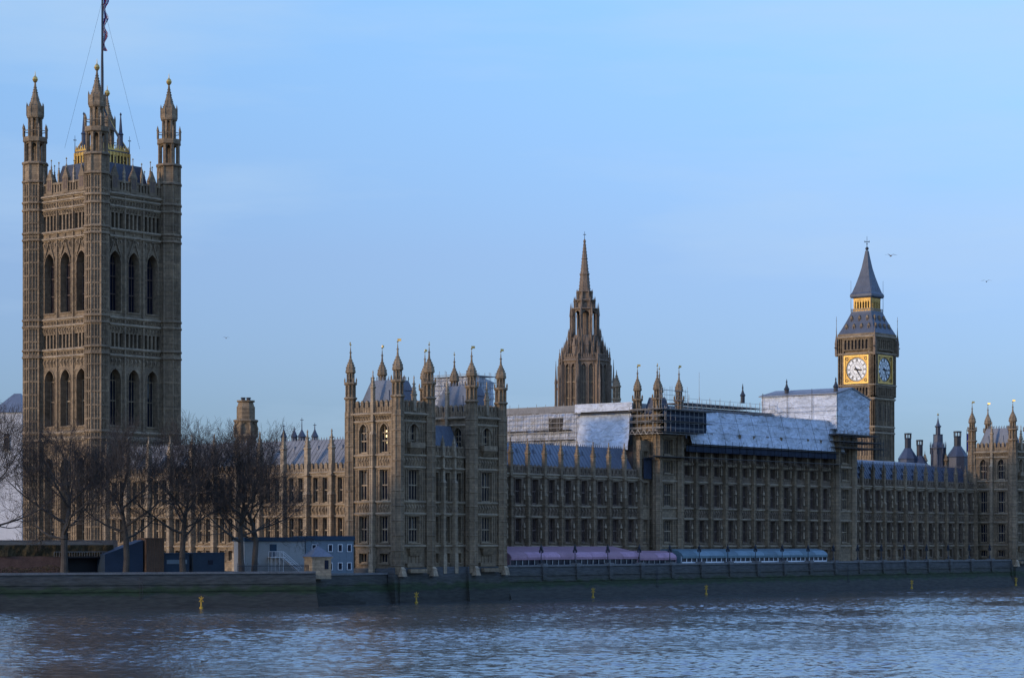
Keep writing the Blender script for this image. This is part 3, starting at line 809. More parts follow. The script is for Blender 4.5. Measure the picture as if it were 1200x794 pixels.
    for a in ((u0 + 2, u0 + 21.7) if full else (u0 + 2,)):
        pl = MB(); pl.box(F(a, 0, 0), 0, 4.2, .5, 1.35, 5.2, 5.9); pl.build('ledge', M['stone'], root)
    return root
pavilion('river_pavilion', 'near stone pavilion rising from the river with clustered gilded turrets and lit arched window', -29.1)
pavilion('river_pavilion', 'far stone pavilion with turrets at the right edge of the palace', 196.4, full=False)

# ------------------------------------------------------------------ south wing (behind the trees)
fW = F(-15, 96.0, -90)   # s=0 at the square tower, runs towards the river
bs = [4.0 + 6.3 * i for i in range(13)]
palace_range('south_wing', 'sunlit stone wing behind the bare trees joining the square tower', fW, bs, 31.6, win_w=1.35, lights=2, double=True,
             roof=(.9, 24.3, 5.2, 29.9, M['lead']), pin_r=.62)

# ------------------------------------------------------------------ square tower
def square_tower():
    cu, cv, Ls = -14.4, 96.1, 19.6
    root = thing('square_tower', 'huge square Gothic stone tower with four corner turrets and flagpole', 'tower', (cu + Ls / 2, cv + Ls / 2, 5))
    wall = MB(); tr = MB(); pa = MB()
    bands = [48.8, 50.2, 55.1, 56.5, 73.2, 74.6, 79.4, 81.0, 31.5, 33.0]
    for f in (F(cu, cv, 0), F(cu, cv + Ls, -90), F(cu + Ls, cv, 90), F(cu + Ls, cv + Ls, 180)):
        vis = f[4] in (0.0, R(-90))
        a, b_ = 2.2, Ls - 2.2
        w = (b_ - a) / 3
        for i in range(3):
            s0 = a + i * w; c = s0 + w / 2; ww = 1.55
            cols = [(c - ww, c + ww, [(34.5, 46.2, 2.2), (58.0, 70.4, 2.4)])]
            # wall in three heights; louvre bands between
            panel(wall, f, s0, s0 + w, 5, 50.3, [(c - ww, c + ww, [(8, 28, 2.2), (34.5, 46.2, 2.2)])], th=2.2, rib=.5, ribs_z=[(8, 31), (33.5, 46)])
            panel(wall, f, s0, s0 + w, 53.5, 74.6, [(c - ww, c + ww, [(58.0, 70.4, 2.4)])], th=2.2, rib=.5, ribs_z=[(57, 70)])
            panel(wall, f, s0, s0 + w, 78.2, 82.0, [], th=2.2)
            # louvre bands
            for z0, z1 in ((50.3, 53.5), (74.6, 78.2)):
                wall.box(f, s0, s0 + .35, -2.2, 0, z0, z1); wall.box(f, s0 + w - .35, s0 + w, -2.2, 0, z0, z1)
                wall.box(f, s0 + .35, s0 + w - .35, -2.2, -.9, z0, z1)
                n = 4
                for k in range(1, n): x = s0 + .35 + (w - .7) * k / n; wall.box(f, x - .2, x + .2, -.9, -.02, z0, z1)
                for k in range(n):
                    x0 = s0 + .35 + (w - .7) * k / n
                    g = MB(); x1 = x0 + (w - .7) / n
                # dark openings
                lv = MB(); lv.box(f, s0 + .4, s0 + w - .4, -.88, -.80, z0 + .2, z1 - .15); lv.build('louvre', M['glass'], root)
            if vis:
                window(root, f, c, 34.5, 2 * ww, 11.7, 2.2, 4, 1, depth=1.6)
                window(root, f, c, 58.0, 2 * ww, 12.4, 2.4, 4, 2, depth=1.6, m=M['stone_dark'])
                window(root, f, c, 8, 2 * ww, 20, 2.2, 4, 3, depth=1.6)
            # gablet above each great window
            for sg in (-1, 1):
                wall.hexa([P(f, c + sg * 1.7, .3, 69.2), P(f, c + sg * 1.4, .3, 69.2), P(f, c + sg * 1.4, 0, 69.2), P(f, c + sg * 1.7, 0, 69.2),
                           P(f, c + .12 * sg, .3, 73.0), P(f, c - .12 * sg, .3, 73.0), P(f, c - .12 * sg, 0, 73.0), P(f, c + .12 * sg, 0, 73.0)])
            wall.box(f, c - .4, c + .4, 0, .3, 72.4, 72.8); wall.frus(f, c - .3, c + .3, 0, .35, 72.8, c - .05, c + .05, 0, .2, 74.4)
            wall.box(f, s0 - .2, s0 + .2, 0, .35, 33.5, 82)
            # battlement with gabled niche and pinnacles
            pa.box(f, s0, s0 + w, -.8, 0, 82.0, 83.0)
            for k in range(6): x = s0 + w * (k + .5) / 6; pa.box(f, x - .22, x + .22, -.7, -.1, 83.0, 84.6)
            pa.box(f, s0, s0 + w, -.8, 0, 84.6, 85.0)
            pa.box(f, c - .85, c + .85, -.6, .15, 82.6, 85.6)
            pa.frus(f, c - 1.0, c + 1.0, -.6, .2, 85.6, c - .06, c + .06, -.4, .1, 87.8)
            pa.box(f, c - .55, c - .1, .15, .17, 83.4, 85.6, 1); pa.box(f, c + .1, c + .55, .15, .17, 83.4, 85.6, 1)
        string(tr, f, 2, Ls - 2, 31.8, .5, .6)
        wall.box(f, a + 3 * w - .2, a + 3 * w + .2, 0, .35, 33.5, 82)
        for z in bands: string(tr, f, 2, Ls - 2, z, .45, .5)
        string(tr, f, 2, Ls - 2, 82.0, .5, .6)
        carved(wall, f, 2.4, Ls - 2.4, 49.2, 50.1, 1.0); carved(wall, f, 2.4, Ls - 2.4, 55.5, 56.4, 1.0)
        carved(wall, f, 2.4, Ls - 2.4, 71.2, 73.0, 1.1); carved(wall, f, 2.4, Ls - 2.4, 79.8, 81.0, .8); carved(wall, f, 2.4, Ls - 2.4, 46.8, 48.6, 1.0)
        carved(wall, f, 2.4, Ls - 2.4, 53.7, 55.0, .8); carved(wall, f, 2.4, Ls - 2.4, 78.4, 79.3, .8)
        for k in range(7):   # pinnacles with gilded tips
            x = 2.6 + (Ls - 5.2) * k / 6; q = P(f, x, -.2, 0)
            pm = MB(); pinnacle(pm, q[0], q[1], 84.5, 89.6 if k % 2 else 88.9, .3); po = pm.build('pinnacle', M['stone_trim'], root)
            gm = MB(); zt = 89.5 if k % 2 else 88.8; gm.lathe(q[0], q[1], [(.03, zt), (.2, zt + .2), (.03, zt + .45)], n=6); gm.build('finial', M['gold'], po)
    wall.merge(tr, 1); wall.build('wall', [M['stone'], M['stone_trim']], root); pa.build('parapet', [M['stone'], M['stone_dark']], root)
    # roof: dark iron slopes, gilded crested crown
    rf = MB(); x0, x1, y0, y1 = cu + 2.2, cu + Ls - 2.2, cv + 2.2, cv + Ls - 2.2
    rf.frus(O, x0, x1, -y1, -y0, 81, x0 + 1.8, x1 - 1.8, -y1 + 1.8, -y0 - 1.8, 89.2)
    for i in range(24):
        t = (i + .5) / 24
        rf.tube((x0 + (x1 - x0) * t, y0 + .05, 81.5), (x0 + 1.8 + (x1 - x0 - 3.6) * t, y0 + 1.85, 89.2), .07, .07, 4)
        rf.tube((x0 + .05, y0 + (y1 - y0) * t, 81.5), (x0 + 1.85, y0 + 1.8 + (y1 - y0 - 3.6) * t, 89.2), .07, .07, 4)
    rf.build('roof', M['slate_dark'], root)
    cr = MB(); X0, X1, Y0, Y1 = x0 + 3.6, x1 - 3.6, y0 + 3.6, y1 - 3.6
    for ff, ln in ((F(X0, Y0, 0), X1 - X0), (F(X0, Y1, -90), Y1 - Y0), (F(X1, Y0, 90), Y1 - Y0), (F(X1, Y1, 180), X1 - X0)):
        cr.box(ff, 0, ln, -.2, .12, 91.9, 92.15, 1)
        n = 9
        for k in range(n + 1): x = ln * k / n; cr.box(ff, x - .17, x + .17, -.3, .15, 88.6, 91.9); 
        for k in range(n): x = ln * (k + .5) / n; cr.box(ff, x - .3, x + .3, -.15, .05, 91.2, 91.9)
        cr.box(ff, .2, ln - .2, -1.0, -.6, 88.0, 91.9, 1)
        for k in range(12): x = ln * (k + .5) / 12; cr.frus(ff, x - .28, x + .28, -.1, .0, 92.15, x - .04, x + .04, -.08, -.02, 93.4)
        cr.box(ff, 0, ln, -.1, .0, 92.15, 92.5)
        for x in (0, ln):
            p = P(ff, x, 0, 0); cr.tube((p[0], p[1], 92), (p[0], p[1], 95.6), .09, .04, 5, 1); cr.box(sub(ff, x, 0), -.4, .4, -.04, .04, 94.6, 94.72, 1)
    cr.box(O, X0 + .3, X1 - .3, -Y1 + .3, -Y0 - .3, 88, 91.8, 1)
    cr.build('gilded_crown', [M['gold'], M['slate_dark']], root)
    cx, cy = cu + Ls / 2, cv + Ls / 2
    rb = MB()     # flying iron ribs carrying the flagpole
    for sx, sy in ((1, 1), (1, -1), (-1, 1), (-1, -1)):
        prev = None
        for k in range(11):
            t = k / 10; r = 3.6 * (1 - t) ** 1.2 + .3; z = 92.0 + 9.5 * t
            p = (cx + sx * r, cy + sy * r, z)
            if prev: rb.tube(prev, p, .22, .22, 5); rb.tube((prev[0], prev[1], prev[2] + .3), (p[0], p[1], p[2] + .3), .16, .16, 4, 1)
            prev = p
        rb.lathe(cx + sx * 2.7, cy + sy * 2.7, [(.5, 90), (.5, 95.8), (.65, 96), (.4, 96.4), (.12, 99.9), (.25, 100.2), (.04, 100.6)], n=8)
    rb.build('crown_rib', [M['slate_dark'], M['gold_dull']], root)
    fp = MB(); fp.tube((cx, cy, 92), (cx, cy, 128), .34, .17, 10); fp.build('flagpole', M['iron'], root)
    sy_ = MB()
    for sx, s2 in ((1, -1), (-1, 1), (1, 1), (-1, -1)): sy_.tube((cx, cy, 124), (cx + sx * 5.5, cy + s2 * 5.5, 93), .025, .025, 3)
    sy_.build('stay_line', M['iron'], root)
    # corner turrets
    for i, (x, y) in enumerate(((cu, cv), (cu, cv + Ls), (cu + Ls, cv), (cu + Ls, cv + Ls))):
        b = MB(); r = 2.55
        b.lathe(x, y, [(r * .95, 5), (r * .95, 89.6)])
        for k in range(8):
            a = PI / 8 + PI / 4 * k; px, py = x + r * .95 * math.cos(a), y + r * .95 * math.sin(a)
            b.lathe(px, py, [(.26, 5), (.26, 89.6)], n=4, rot=a)
            a2 = a + PI / 4; qx, qy = x + r * .95 * math.cos(a2), y + r * .95 * math.sin(a2)
            f = F(px, py, math.degrees(math.atan2(qy - py, qx - px))); ln = math.hypot(qx - px, qy - py)
            for t in (.34, .66): b.box(f, ln * t - .08, ln * t + .08, 0, .22, 7, 85)
            z = 8.0
            while z < 85:
                b.box(f, .1, ln - .1, 0, .17, z, z + .35); z += 2.75
        for z in bands + [85.4, 89.3]:
            b.lathe(x, y, [(r, z - .15), (r + .32, z), (r + .32, z + .28), (r, z + .5)])
        tb = b
        octstage(tb, x, y, r * .95, 89.6, 93.9, open_=True, post=.42)
        tb.lathe(x, y, [(r * 1.02, 94.1), (r * 1.02, 95.0)])
        ringposts(tb, x, y, r * .98, 95.0, 97.8, .2)
        for k in range(8):
            a = PI / 8 + PI / 4 * k; a2 = a + PI / 4; rr = r * .95
            tb.tube((x + rr * math.cos(a), y + rr * math.sin(a), 96.3), (x + rr * math.cos(a2), y + rr * math.sin(a2), 96.3), .1, .1, 4)
        octstage(tb, x, y, r * .62, 95.0, 99.0, open_=True, post=.33)
        tb.lathe(x, y, [(.35, 89.6), (.3, 99)], n=6)
        tb.lathe(x, y, [(r * .64, 99.1), (r * .73, 99.4), (r * .73, 100.0), (r * .69, 100.1), (r * .72, 101.0), (r * .72, 101.5), (r * .52, 101.6), (r * .34, 102.9), (r * .21, 104.2), (r * .12, 105.4), (r * .07, 106.5)])
        for q0, q1, k_ in (((r * .52, 101.7), (r * .34, 102.9), 3), ((r * .34, 102.9), (r * .21, 104.2), 3), ((r * .21, 104.2), (r * .1, 105.8), 3)):
            crockets(tb, x, y, q0[0] - .05, q0[1], q1[0] - .05, q1[1], k_, size=.12)
        for k in range(8):
            a = PI / 8 + PI / 4 * k; tb.lathe(x + r * .7 * math.cos(a), y + r * .7 * math.sin(a), [(.15, 99.5), (.15, 101.6), (.02, 102.3)], n=4)
        to = tb.build('corner_turret', M['stone'], root)
        gm = MB(); gm.lathe(x, y, [(.1, 106.4), (.45, 106.8), (.6, 107.2), (.45, 107.65), (.1, 108.0), (.06, 108.6), (.02, 109.0)], n=10); gm.build('gilded_ball', M['gold'], to)
    return root, cx, cy
SQ, sqx, sqy = square_tower()
# flag hanging limp on the pole
fl = MB(); ff = F(sqx + .3, sqy, -30)
n = 22
for i in range(n):
    z1 = 125 - 11.5 * i / n; z0 = 125 - 11.5 * (i + 1) / n
    wv = .55 + .35 * math.sin(i * .9) + .3 * (1 - i / n); wv2 = .55 + .35 * math.sin((i + 1) * .9) + .3 * (1 - (i + 1) / n)
    for k, m_ in enumerate((0, 1, 2, 0)):
        a0, a1 = wv2 * k / 4, wv2 * (k + 1) / 4; b0, b1 = wv * k / 4, wv * (k + 1) / 4
        dz = .15 * math.sin(k * 2 + i)
        fl.frus(ff, a0, a1, dz - .05, dz + .05, z0, b0, b1, dz - .05, dz + .05, z1, (m_ + (i // 3)) % 3)
tag(fl.build('flag', [M['flag'], M['flag_red'], M['flag_white']], loc=(sqx, sqy, 113)), 'limp red white and blue flag hanging along the tall flagpole', 'flag')

# ------------------------------------------------------------------ central spire tower
def spire_tower():
    x, y = 202.3, 138.2
    root = thing('spire_tower', 'octagonal stone lantern tower with tall crocketed spire at the centre of the skyline', 'tower', (x, y, 30))
    b = MB(); r = 7.0
    b.lathe(x, y, [(r * .9, 25), (r * .9, 62)])
    for k in range(8):
        a = PI / 8 + PI / 4 * k; a2 = a + PI / 4
        px, py = x + r * math.cos(a), y + r * math.sin(a); qx, qy = x + r * math.cos(a2), y + r * math.sin(a2)
        f = F(px, py, math.degrees(math.atan2(qy - py, qx - px))); ln = math.hypot(qx - px, qy - py); c = ln / 2
        cols = [(c - 1.75, c - .35, [(38, 61.3, 1.2)]), (c + .35, c + 1.75, [(38, 61.3, 1.2)])]
        panel(b, f, 0, ln, 25, 62.2, cols, th=.6, rib=.4, ribs_z=[(40, 61)])
        for cc in (c - 1.05, c + 1.05): window(root, f, cc, 38, 1.4, 23.3, 1.2, 2, 4, depth=.45)
        string(b, f, 0, ln, 62.1, .45, .5); parapet(b, f, 0, ln, 62.5, 63.9, .7)
        bx, by = x + (r + .4) * math.cos(a), y + (r + .4) * math.sin(a)
        b.lathe(bx, by, [(.75, 25), (.75, 61)], n=4, rot=a + PI / 4)
        p = MB(); pinnacle(p, bx, by, 60, 66.0, .36)
        for sg in (-1, 1):
            p.lathe(bx + sg * .95 * math.sin(a) - .8 * math.cos(a), by - sg * .95 * math.cos(a) - .8 * math.sin(a), [(.2, 61), (.2, 63.6), (.3, 63.7), (.02, 66.4)], n=4)
        p.build('pinnacle', M['spire_stone'], root)
        ox, oy = x + (r + 1.55) * math.cos(a), y + (r + 1.55) * math.sin(a)
        p = MB(); p.lathe(ox, oy, [(.36, 25), (.36, 57)], n=4, rot=a); p.lathe(ox, oy, [(.48, 56), (.25, 57.6), (.04, 62.6)], n=4, rot=a)
        for z in (44, 54): p.tube((ox, oy, z), (bx, by, z + 1.5), .2, .2, 4)
        p.build('buttress', M['spire_stone'], root)
        tx, ty = x + 4.1 * math.cos(a), y + 4.1 * math.sin(a)
        b.tube((x + 6.3 * math.cos(a), y + 6.3 * math.sin(a), 63), (tx, ty, 68.5), .3, .28, 4)
        for ra, oa, tz in ((5.4, 0, 69.4), (5.9, .14, 67.8), (5.9, -.14, 67.8), (4.7, .1, 71.6), (4.7, -.1, 71.6)):
            b.lathe(x + ra * math.cos(a + oa), y + ra * math.sin(a + oa), [(.24, 62.5), (.24, tz - 2.6), (.34, tz - 2.5), (.03, tz)], n=4)
        m1, m2 = x + 4.7 * math.cos(a + PI / 8), y + 4.7 * math.sin(a + PI / 8)
        b.lathe(m1, m2, [(.7, 63), (.7, 66.4), (.82, 66.5), (.05, 69.4)], n=4, rot=a + PI / 8 + PI / 4)
    b.lathe(x, y, [(5.6, 62), (4.9, 63.2), (4.3, 66.5), (3.9, 69.6)])
    octstage(b, x, y, 3.95, 69.5, 76.9, open_=True, post=.5)
    b.lathe(x, y, [(3.75, 72.9), (3.9, 73.0), (3.9, 73.3), (3.75, 73.4)]) if False else None
    b.lathe(x, y, [(1.1, 69), (1.0, 77)], n=8)
    ringposts(b, x, y, 4.15, 69, 79.0, .27)
    octstage(b, x, y, 2.85, 77.2, 79.4, core=.8, post=.25)
    ringposts(b, x, y, 3.1, 77, 80.8, .18)
    octstage(b, x, y, 2.2, 79.6, 81.9, core=.85, post=.22)
    ringposts(b, x, y, 2.35, 80, 82.9, .12)
    b.build('wall', M['spire_stone'], root)
    s = MB()
    s.lathe(x, y, [(1.75, 82.0), (1.3, 86.9), (1.5, 87.05), (1.5, 87.35), (1.2, 87.5), (.8, 91.4), (.98, 91.6), (.78, 91.9), (.3, 96.2), (.45, 96.6), (.15, 97.2)])
    crockets(s, x, y, 1.65, 82.5, .33, 96.0, 14, size=.13)
    so = s.build('spire', M['spire_stone'], root)
    g = MB(); g.tube((x, y, 96.8), (x, y, 99.4), .09, .05, 5); g.box(F(x, y, -50), -.42, .42, -.05, .05, 98.4, 98.58); g.build('finial', M['iron'], so)
    return root
spire_tower()

# ------------------------------------------------------------------ clock tower
def clock_tower():
    x, y = 286.7, 95.6
    root = thing('clock_tower', 'tall square stone clock tower with gilded dials and pointed iron roof', 'tower', (x, y, 5))
    wall = MB(); tr = MB(); h = 6.0; H = 6.35
    for f in (F(x - h, y - h, 0), F(x - h, y + h, -90), F(x + h, y - h, 90), F(x + h, y + h, 180)):
        ln = 2 * h
        wall.box(f, 1.0, ln - 1.0, -1, -.25, 5, 56)
        for s in (0, ln - 1.9): wall.box(f, s, s + 1.9, -1.0, 0, 5, 56.6)
        for s in (.35, .95, 1.55, ln - 1.55, ln - .95, ln - .35): wall.box(f, s - .09, s + .09, 0, .14, 8, 55.5)
        n = 9
        for k in range(n + 1):
            s = 1.9 + (ln - 3.8) * k / n; wv = .26 if k % 3 == 0 else .13
            wall.box(f, s - wv, s + wv, -.25, .02 if k % 3 == 0 else -.08, 6, 56)
        for k in range(n):
            s = 1.9 + (ln - 3.8) * (k + .5) / n
            for z in (12, 20, 28, 36.5, 47): wall.box(f, s - .16, s + .16, -.27, -.235, z, z + 5.0, 1)
        for z in (10, 18.3, 26.5, 34.7, 45.0, 43.2): string(tr, f, 0, ln, z, .4, .3)
        carved(wall, f, .2, ln - .2, 43.7, 44.9, .8)
        string(tr, f, -.15, ln + .15, 53.4, .5, .45)
    for f in (F(x - H, y - H, 0), F(x - H, y + H, -90), F(x + H, y - H, 90), F(x + H, y + H, 180)):
        ln = 2 * H
        wall.box(f, 1, ln - 1, -1.4, -.5, 53.8, 73.4); 
        for s in (0, ln - 2.1): wall.box(f, s, s + 2.1, -1.4, 0, 54.2, 72.4); 
        for s in (.4, 1.05, 1.7, ln - 1.7, ln - 1.05, ln - .4): wall.box(f, s - .1, s + .1, 0, .16, 54.4, 71.8)
        # arcade below and above the dial
        for z0, z1, n in ((54.4, 57.0, 8), (68.4, 71.4, 7)):
            a, b_ = 2.1, ln - 2.1; w = (b_ - a) / n
            panel(wall, f, a, b_, z0 - .4, z1 + .6, [(a + w * (k + .2), a + w * (k + .8), [(z0, z1, .5)]) for k in range(n)], th=.45)
            for k in range(n): wall.box(f, a + w * (k + .2), a + w * (k + .8), -.5, -.46, z0, z1, 1)
        string(tr, f, 0, ln, 57.6, .3, .3); string(tr, f, -.1, ln + .1, 67.0, .4, .4); string(tr, f, 0, ln, 72.0, .5, .6)
        wall.box(f, 0, ln, -1, .1, 72.4, 73.2)
        # dial
        cd = 62.4; hs = 4.25; c = ln / 2
        d = MB()
        for s0, s1, z0, z1 in ((c - hs, c + hs, cd + hs - .35, cd + hs), (c - hs, c + hs, cd - hs, cd - hs + .35), (c - hs, c - hs + .35, cd - hs + .35, cd + hs - .35), (c + hs - .35, c + hs, cd - hs + .35, cd + hs - .35)):
            d.box(f, s0, s1, -.5, .05, z0, z1)
        fr = d.build('dial_frame', M['gold'], root)
        sp = MB(); N = 48     # gilded spandrels round the opening
        ri = 3.62
        for k in range(N):
            a0, a1 = 2 * PI * k / N, 2 * PI * (k + 1) / N
            def ed(a):
                q = (hs - .35) / max(abs(math.cos(a)), abs(math.sin(a))); return (c + q * math.cos(a), cd + q * math.sin(a))
            i0 = (c + ri * math.cos(a0), cd + ri * math.sin(a0)); i1 = (c + ri * math.cos(a1), cd + ri * math.sin(a1)); e0, e1 = ed(a0), ed(a1)
            dd = -.2
            sp.hexa([P(f, i0[0], dd, i0[1]), P(f, e0[0], dd, e0[1]), P(f, e1[0], dd, e1[1]), P(f, i1[0], dd, i1[1]),
                     P(f, i0[0], -.5, i0[1]), P(f, e0[0], -.5, e0[1]), P(f, e1[0], -.5, e1[1]), P(f, i1[0], -.5, i1[1])])
        for sx in (-1, 1):
            for sz in (-1, 1):
                q = MB(); cxs = c + sx * 3.25; czs = cd + sz * 3.25
                for aa in range(8):
                    t0 = aa * PI / 4; t1 = t0 + PI / 4
                    sp.hexa([P(f, cxs + .52 * math.cos(t0), -.13, czs + .52 * math.sin(t0)), P(f, cxs + .52 * math.cos(t1), -.13, czs + .52 * math.sin(t1)), P(f, cxs + .34 * math.cos(t1), -.13, czs + .34 * math.sin(t1)), P(f, cxs + .34 * math.cos(t0), -.13, czs + .34 * math.sin(t0)),
                             P(f, cxs + .52 * math.cos(t0), -.2, czs + .52 * math.sin(t0)), P(f, cxs + .52 * math.cos(t1), -.2, czs + .52 * math.sin(t1)), P(f, cxs + .34 * math.cos(t1), -.2, czs + .34 * math.sin(t1)), P(f, cxs + .34 * math.cos(t0), -.2, czs + .34 * math.sin(t0))], 1)
        sp.build('spandrel', [M['gold_dull'], M['black']], fr)
        di = MB(); N = 48
        di.add([P(f, c + 3.6 * math.cos(2 * PI * k / N), -.42, cd + 3.6 * math.sin(2 * PI * k / N)) for k in range(N)] + [P(f, c + 3.6 * math.cos(2 * PI * k / N), -.49, cd + 3.6 * math.sin(2 * PI * k / N)) for k in range(N)],
               [tuple(range(N)), tuple(range(2 * N - 1, N - 1, -1))] + [(k, (k + 1) % N, N + (k + 1) % N, N + k) for k in range(N)])
        dob = di.build('dial', M['dial'], root)
        mk = MB()
        def ring(r0, r1, dep=-.40, m=0):
            for k in range(N):
                a0, a1 = 2 * PI * k / N, 2 * PI * (k + 1) / N
                q = [(r0, a0), (r1, a0), (r1, a1), (r0, a1)]
                pts = [(c + r_ * math.cos(a), cd + r_ * math.sin(a)) for r_, a in q]
                mk.hexa([P(f, s, dep + .03, z) for s, z in pts] + [P(f, s, dep - .015, z) for s, z in pts], m)
        ring(3.46, 3.6); ring(3.22, 3.27); ring(2.32, 2.38); ring(1.28, 1.33)
        def stroke(ang, r_, x0, z0, x1, z1, wd):
            # local numeral frame: radial up = outward
            ca, sa = math.cos(ang), math.sin(ang)
            def tf(px, pz): rr = r_ + pz; return (c + rr * ca + px * sa, cd + rr * sa - px * ca)
            dx, dz = x1 - x0, z1 - z0; L_ = math.hypot(dx, dz); nx, nz_ = -dz / L_ * wd / 2, dx / L_ * wd / 2
            pts = [tf(x0 + nx, z0 + nz_), tf(x1 + nx, z1 + nz_), tf(x1 - nx, z1 - nz_), tf(x0 - nx, z0 - nz_)]
            mk.hexa([P(f, s, -.36, z) for s, z in pts] + [P(f, s, -.41, z) for s, z in pts])
        roman = ['XII', 'I', 'II', 'III', 'IV', 'V', 'VI', 'VII', 'VIII', 'IX', 'X', 'XI']
        wd_ = {'I': .19, 'V': .38, 'X': .38}
        for k, rn in enumerate(roman):
            ang = PI / 2 - k * PI / 6; tot = sum(wd_[ch] for ch in rn); px = -tot / 2
            for ch in rn:
                w_ = wd_[ch]; m_ = px + w_ / 2
                if ch == 'I': stroke(ang, 2.45, m_, 0, m_, .7, .11)
                elif ch == 'V': stroke(ang, 2.45, m_, 0, m_ - .14, .7, .11); stroke(ang, 2.45, m_, 0, m_ + .14, .7, .07)
                else: stroke(ang, 2.45, m_ - .14, 0, m_ + .14, .7, .11); stroke(ang, 2.45, m_ + .14, 0, m_ - .14, .7, .07)
                px += w_
            stroke(ang - PI / 12, 1.4, 0, 0, 0, .9, .05); stroke(ang, 1.4, 0, 0, 0, .9, .07)
        for k in range(60): stroke(2 * PI * k / 60, 3.27, 0, 0, 0, .19, .06)
        mk.build('numerals', M['black'], dob)
        hd = MB()
        def hand(deg, ln_, wd, tail, dep):
            a = PI / 2 - R(deg); ca, sa = math.cos(a), math.sin(a)
            pts = [(-tail, -wd * .4), (-tail, wd * .4), (0, wd * .62), (ln_ * .8, wd * .3), (ln_, 0), (ln_ * .8, -wd * .3), (0, -wd * .62)]
            q = [(c + r_ * ca - t * sa, cd + r_ * sa + t * ca) for r_, t in pts]; m_ = len(q)
            hd.add([P(f, s, dep, z) for s, z in q] + [P(f, s, dep - .06, z) for s, z in q], [tuple(range(m_)), tuple(range(2 * m_ - 1, m_ - 1, -1))] + [(i, (i + 1) % m_, m_ + (i + 1) % m_, m_ + i) for i in range(m_)])
        hand(98, 2.0, .5, .9, -.28); hand(148, 3.3, .3, 1.0, -.18)
        hd.build('clock_hand', M['black'], dob)
    wall.merge(tr, 2); wall.build('wall', [M['stone'], M['glass'], M['stone_trim']], root)
    # corner pinnacles at the clock stage
    for sx in (-1, 1):
        for sy in (-1, 1):
            p = MB(); cx, cy = x + sx * (H + .3), y + sy * (H + .3)
            p.lathe(cx, cy, [(.35, 66.5), (.5, 67), (.5, 70), (.6, 70.2), (.15, 73), (.05, 76.2)], n=4, rot=PI / 4); p.tube((cx, cy, 76), (cx, cy, 78.6), .07, .05, 4)
            p.box(F(cx, cy, 40), -.5, .5, -.05, .05, 77.3, 77.45)
            p.box(F(cx, cy, 0), sx * .2 - .2 , sx * .2 + .9 * sx + .2, -.15, .15, 69.0, 69.3) if sx > 0 else p.box(F(cx, cy, 0), -1.1, .2, -.15, .15, 69.0, 69.3)
            p.build('pinnacle', M['spire_stone'], root)
    r = MB()
    def pyr(prof, m=0): r.lathe(x, y, [(q * math.sqrt(2), z) for q, z in prof], n=4, rot=PI / 4, m=m)
    pyr([(6.35, 73.0), (6.1, 73.6), (5.3, 75.3), (4.35, 77.5), (3.65, 79.3), (3.5, 79.9)])
    for row, (zz, hw, n) in enumerate(((74.4, 5.55, 4), (76.9, 4.5, 3))):
        for f0 in range(4):
            f = F(x, y, 90 * f0 - 90)
            for k in range(n):
                s = (k - (n - 1) / 2) * 2 * hw / (n + .3)
                r.box(f, s - .38, s + .38, hw - 1.2, hw + .05, zz, zz + 1.0, 1); r.frus(f, s - .5, s + .5, hw - 1.4, hw + .1, zz + 1.0, s - .04, s + .04, hw - 1.6, hw, zz + 1.9, 1)
                r.box(f, s - .22, s + .22, hw + .05, hw + .07, zz + .1, zz + .95, 2)
    r.build('lower_roof', [M['slate_mid'], M['stone'], M['glass']], root)
    g = MB(); hh = 2.95
    for f0 in range(4):
        f = F(x, y, 90 * f0 - 90)
        g.box(f, -hh - .5, hh + .5, hh - .3, hh + .55, 79.7, 80.1, 1)
        for k in range(14): s = -hh - .4 + (2 * hh + .8) * k / 13; g.box(f, s - .05, s + .05, hh + .4, hh + .5, 80.1, 80.8, 1)
        g.box(f, -hh - .5, hh + .5, hh + .38, hh + .5, 80.8, 80.9, 1)
        n = 6
        for k in range(n + 1): s = -hh + .2 + (2 * hh - .4) * k / n; g.box(f, s - .17, s + .17, hh - .45, hh, 80.1, 83.5)
        g.box(f, -hh, hh, hh - .5, hh + .03, 83.5, 84.3); g.box(f, -hh + .1, hh - .1, hh - .4, hh - .05, 80.1, 81.0)
        for k in range(n):
            s = -hh + .2 + (2 * hh - .4) * (k + .5) / n
            g.frus(f, s - .33, s - .12, hh - .35, hh - .05, 82.9, s - .33, s + .0, hh - .35, hh - .05, 83.5)
            g.frus(f, s + .12, s + .33, hh - .35, hh - .05, 82.9, s + .0, s + .33, hh - .35, hh - .05, 83.5)
    g.box(F(x, y, 0), -2.1, 2.1, -2.1, 2.1, 79.5, 84.3, 2)
    g.build('lantern', [M['gold_dull'], M['slate'], M['black']], root)
    r = MB()
    pyr([(3.5, 84.2), (3.75, 84.6), (3.7, 85.3), (3.3, 85.8), (2.6, 87.9), (1.8, 90.8), (1.2, 93.4), (.7, 96.4), (.38, 98.6)])
    for zz, hw, n in ((86.4, 3.0, 3), (89.0, 2.2, 2), (91.6, 1.5, 1)):
        for f0 in range(4):
            f = F(x, y, 90 * f0 - 90)
            for k in range(n): s = (k - (n - 1) / 2) * 1.4; r.frus(f, s - .25, s + .25, hw - .8, hw + .12, zz, s - .03, s + .03, hw - .8, hw - .1, zz + .8)
    for sx in (-1, 1):
        for sy in (-1, 1): r.tube((x + sx * 3.5, y + sy * 3.5, 80), (x + sx * 3.5, y + sy * 3.5, 89.5), .08, .04, 4)
    for k in range(12):
        t = (k + .5) / 12
    sp = r.build('spire_roof', M['slate_mid'], root)
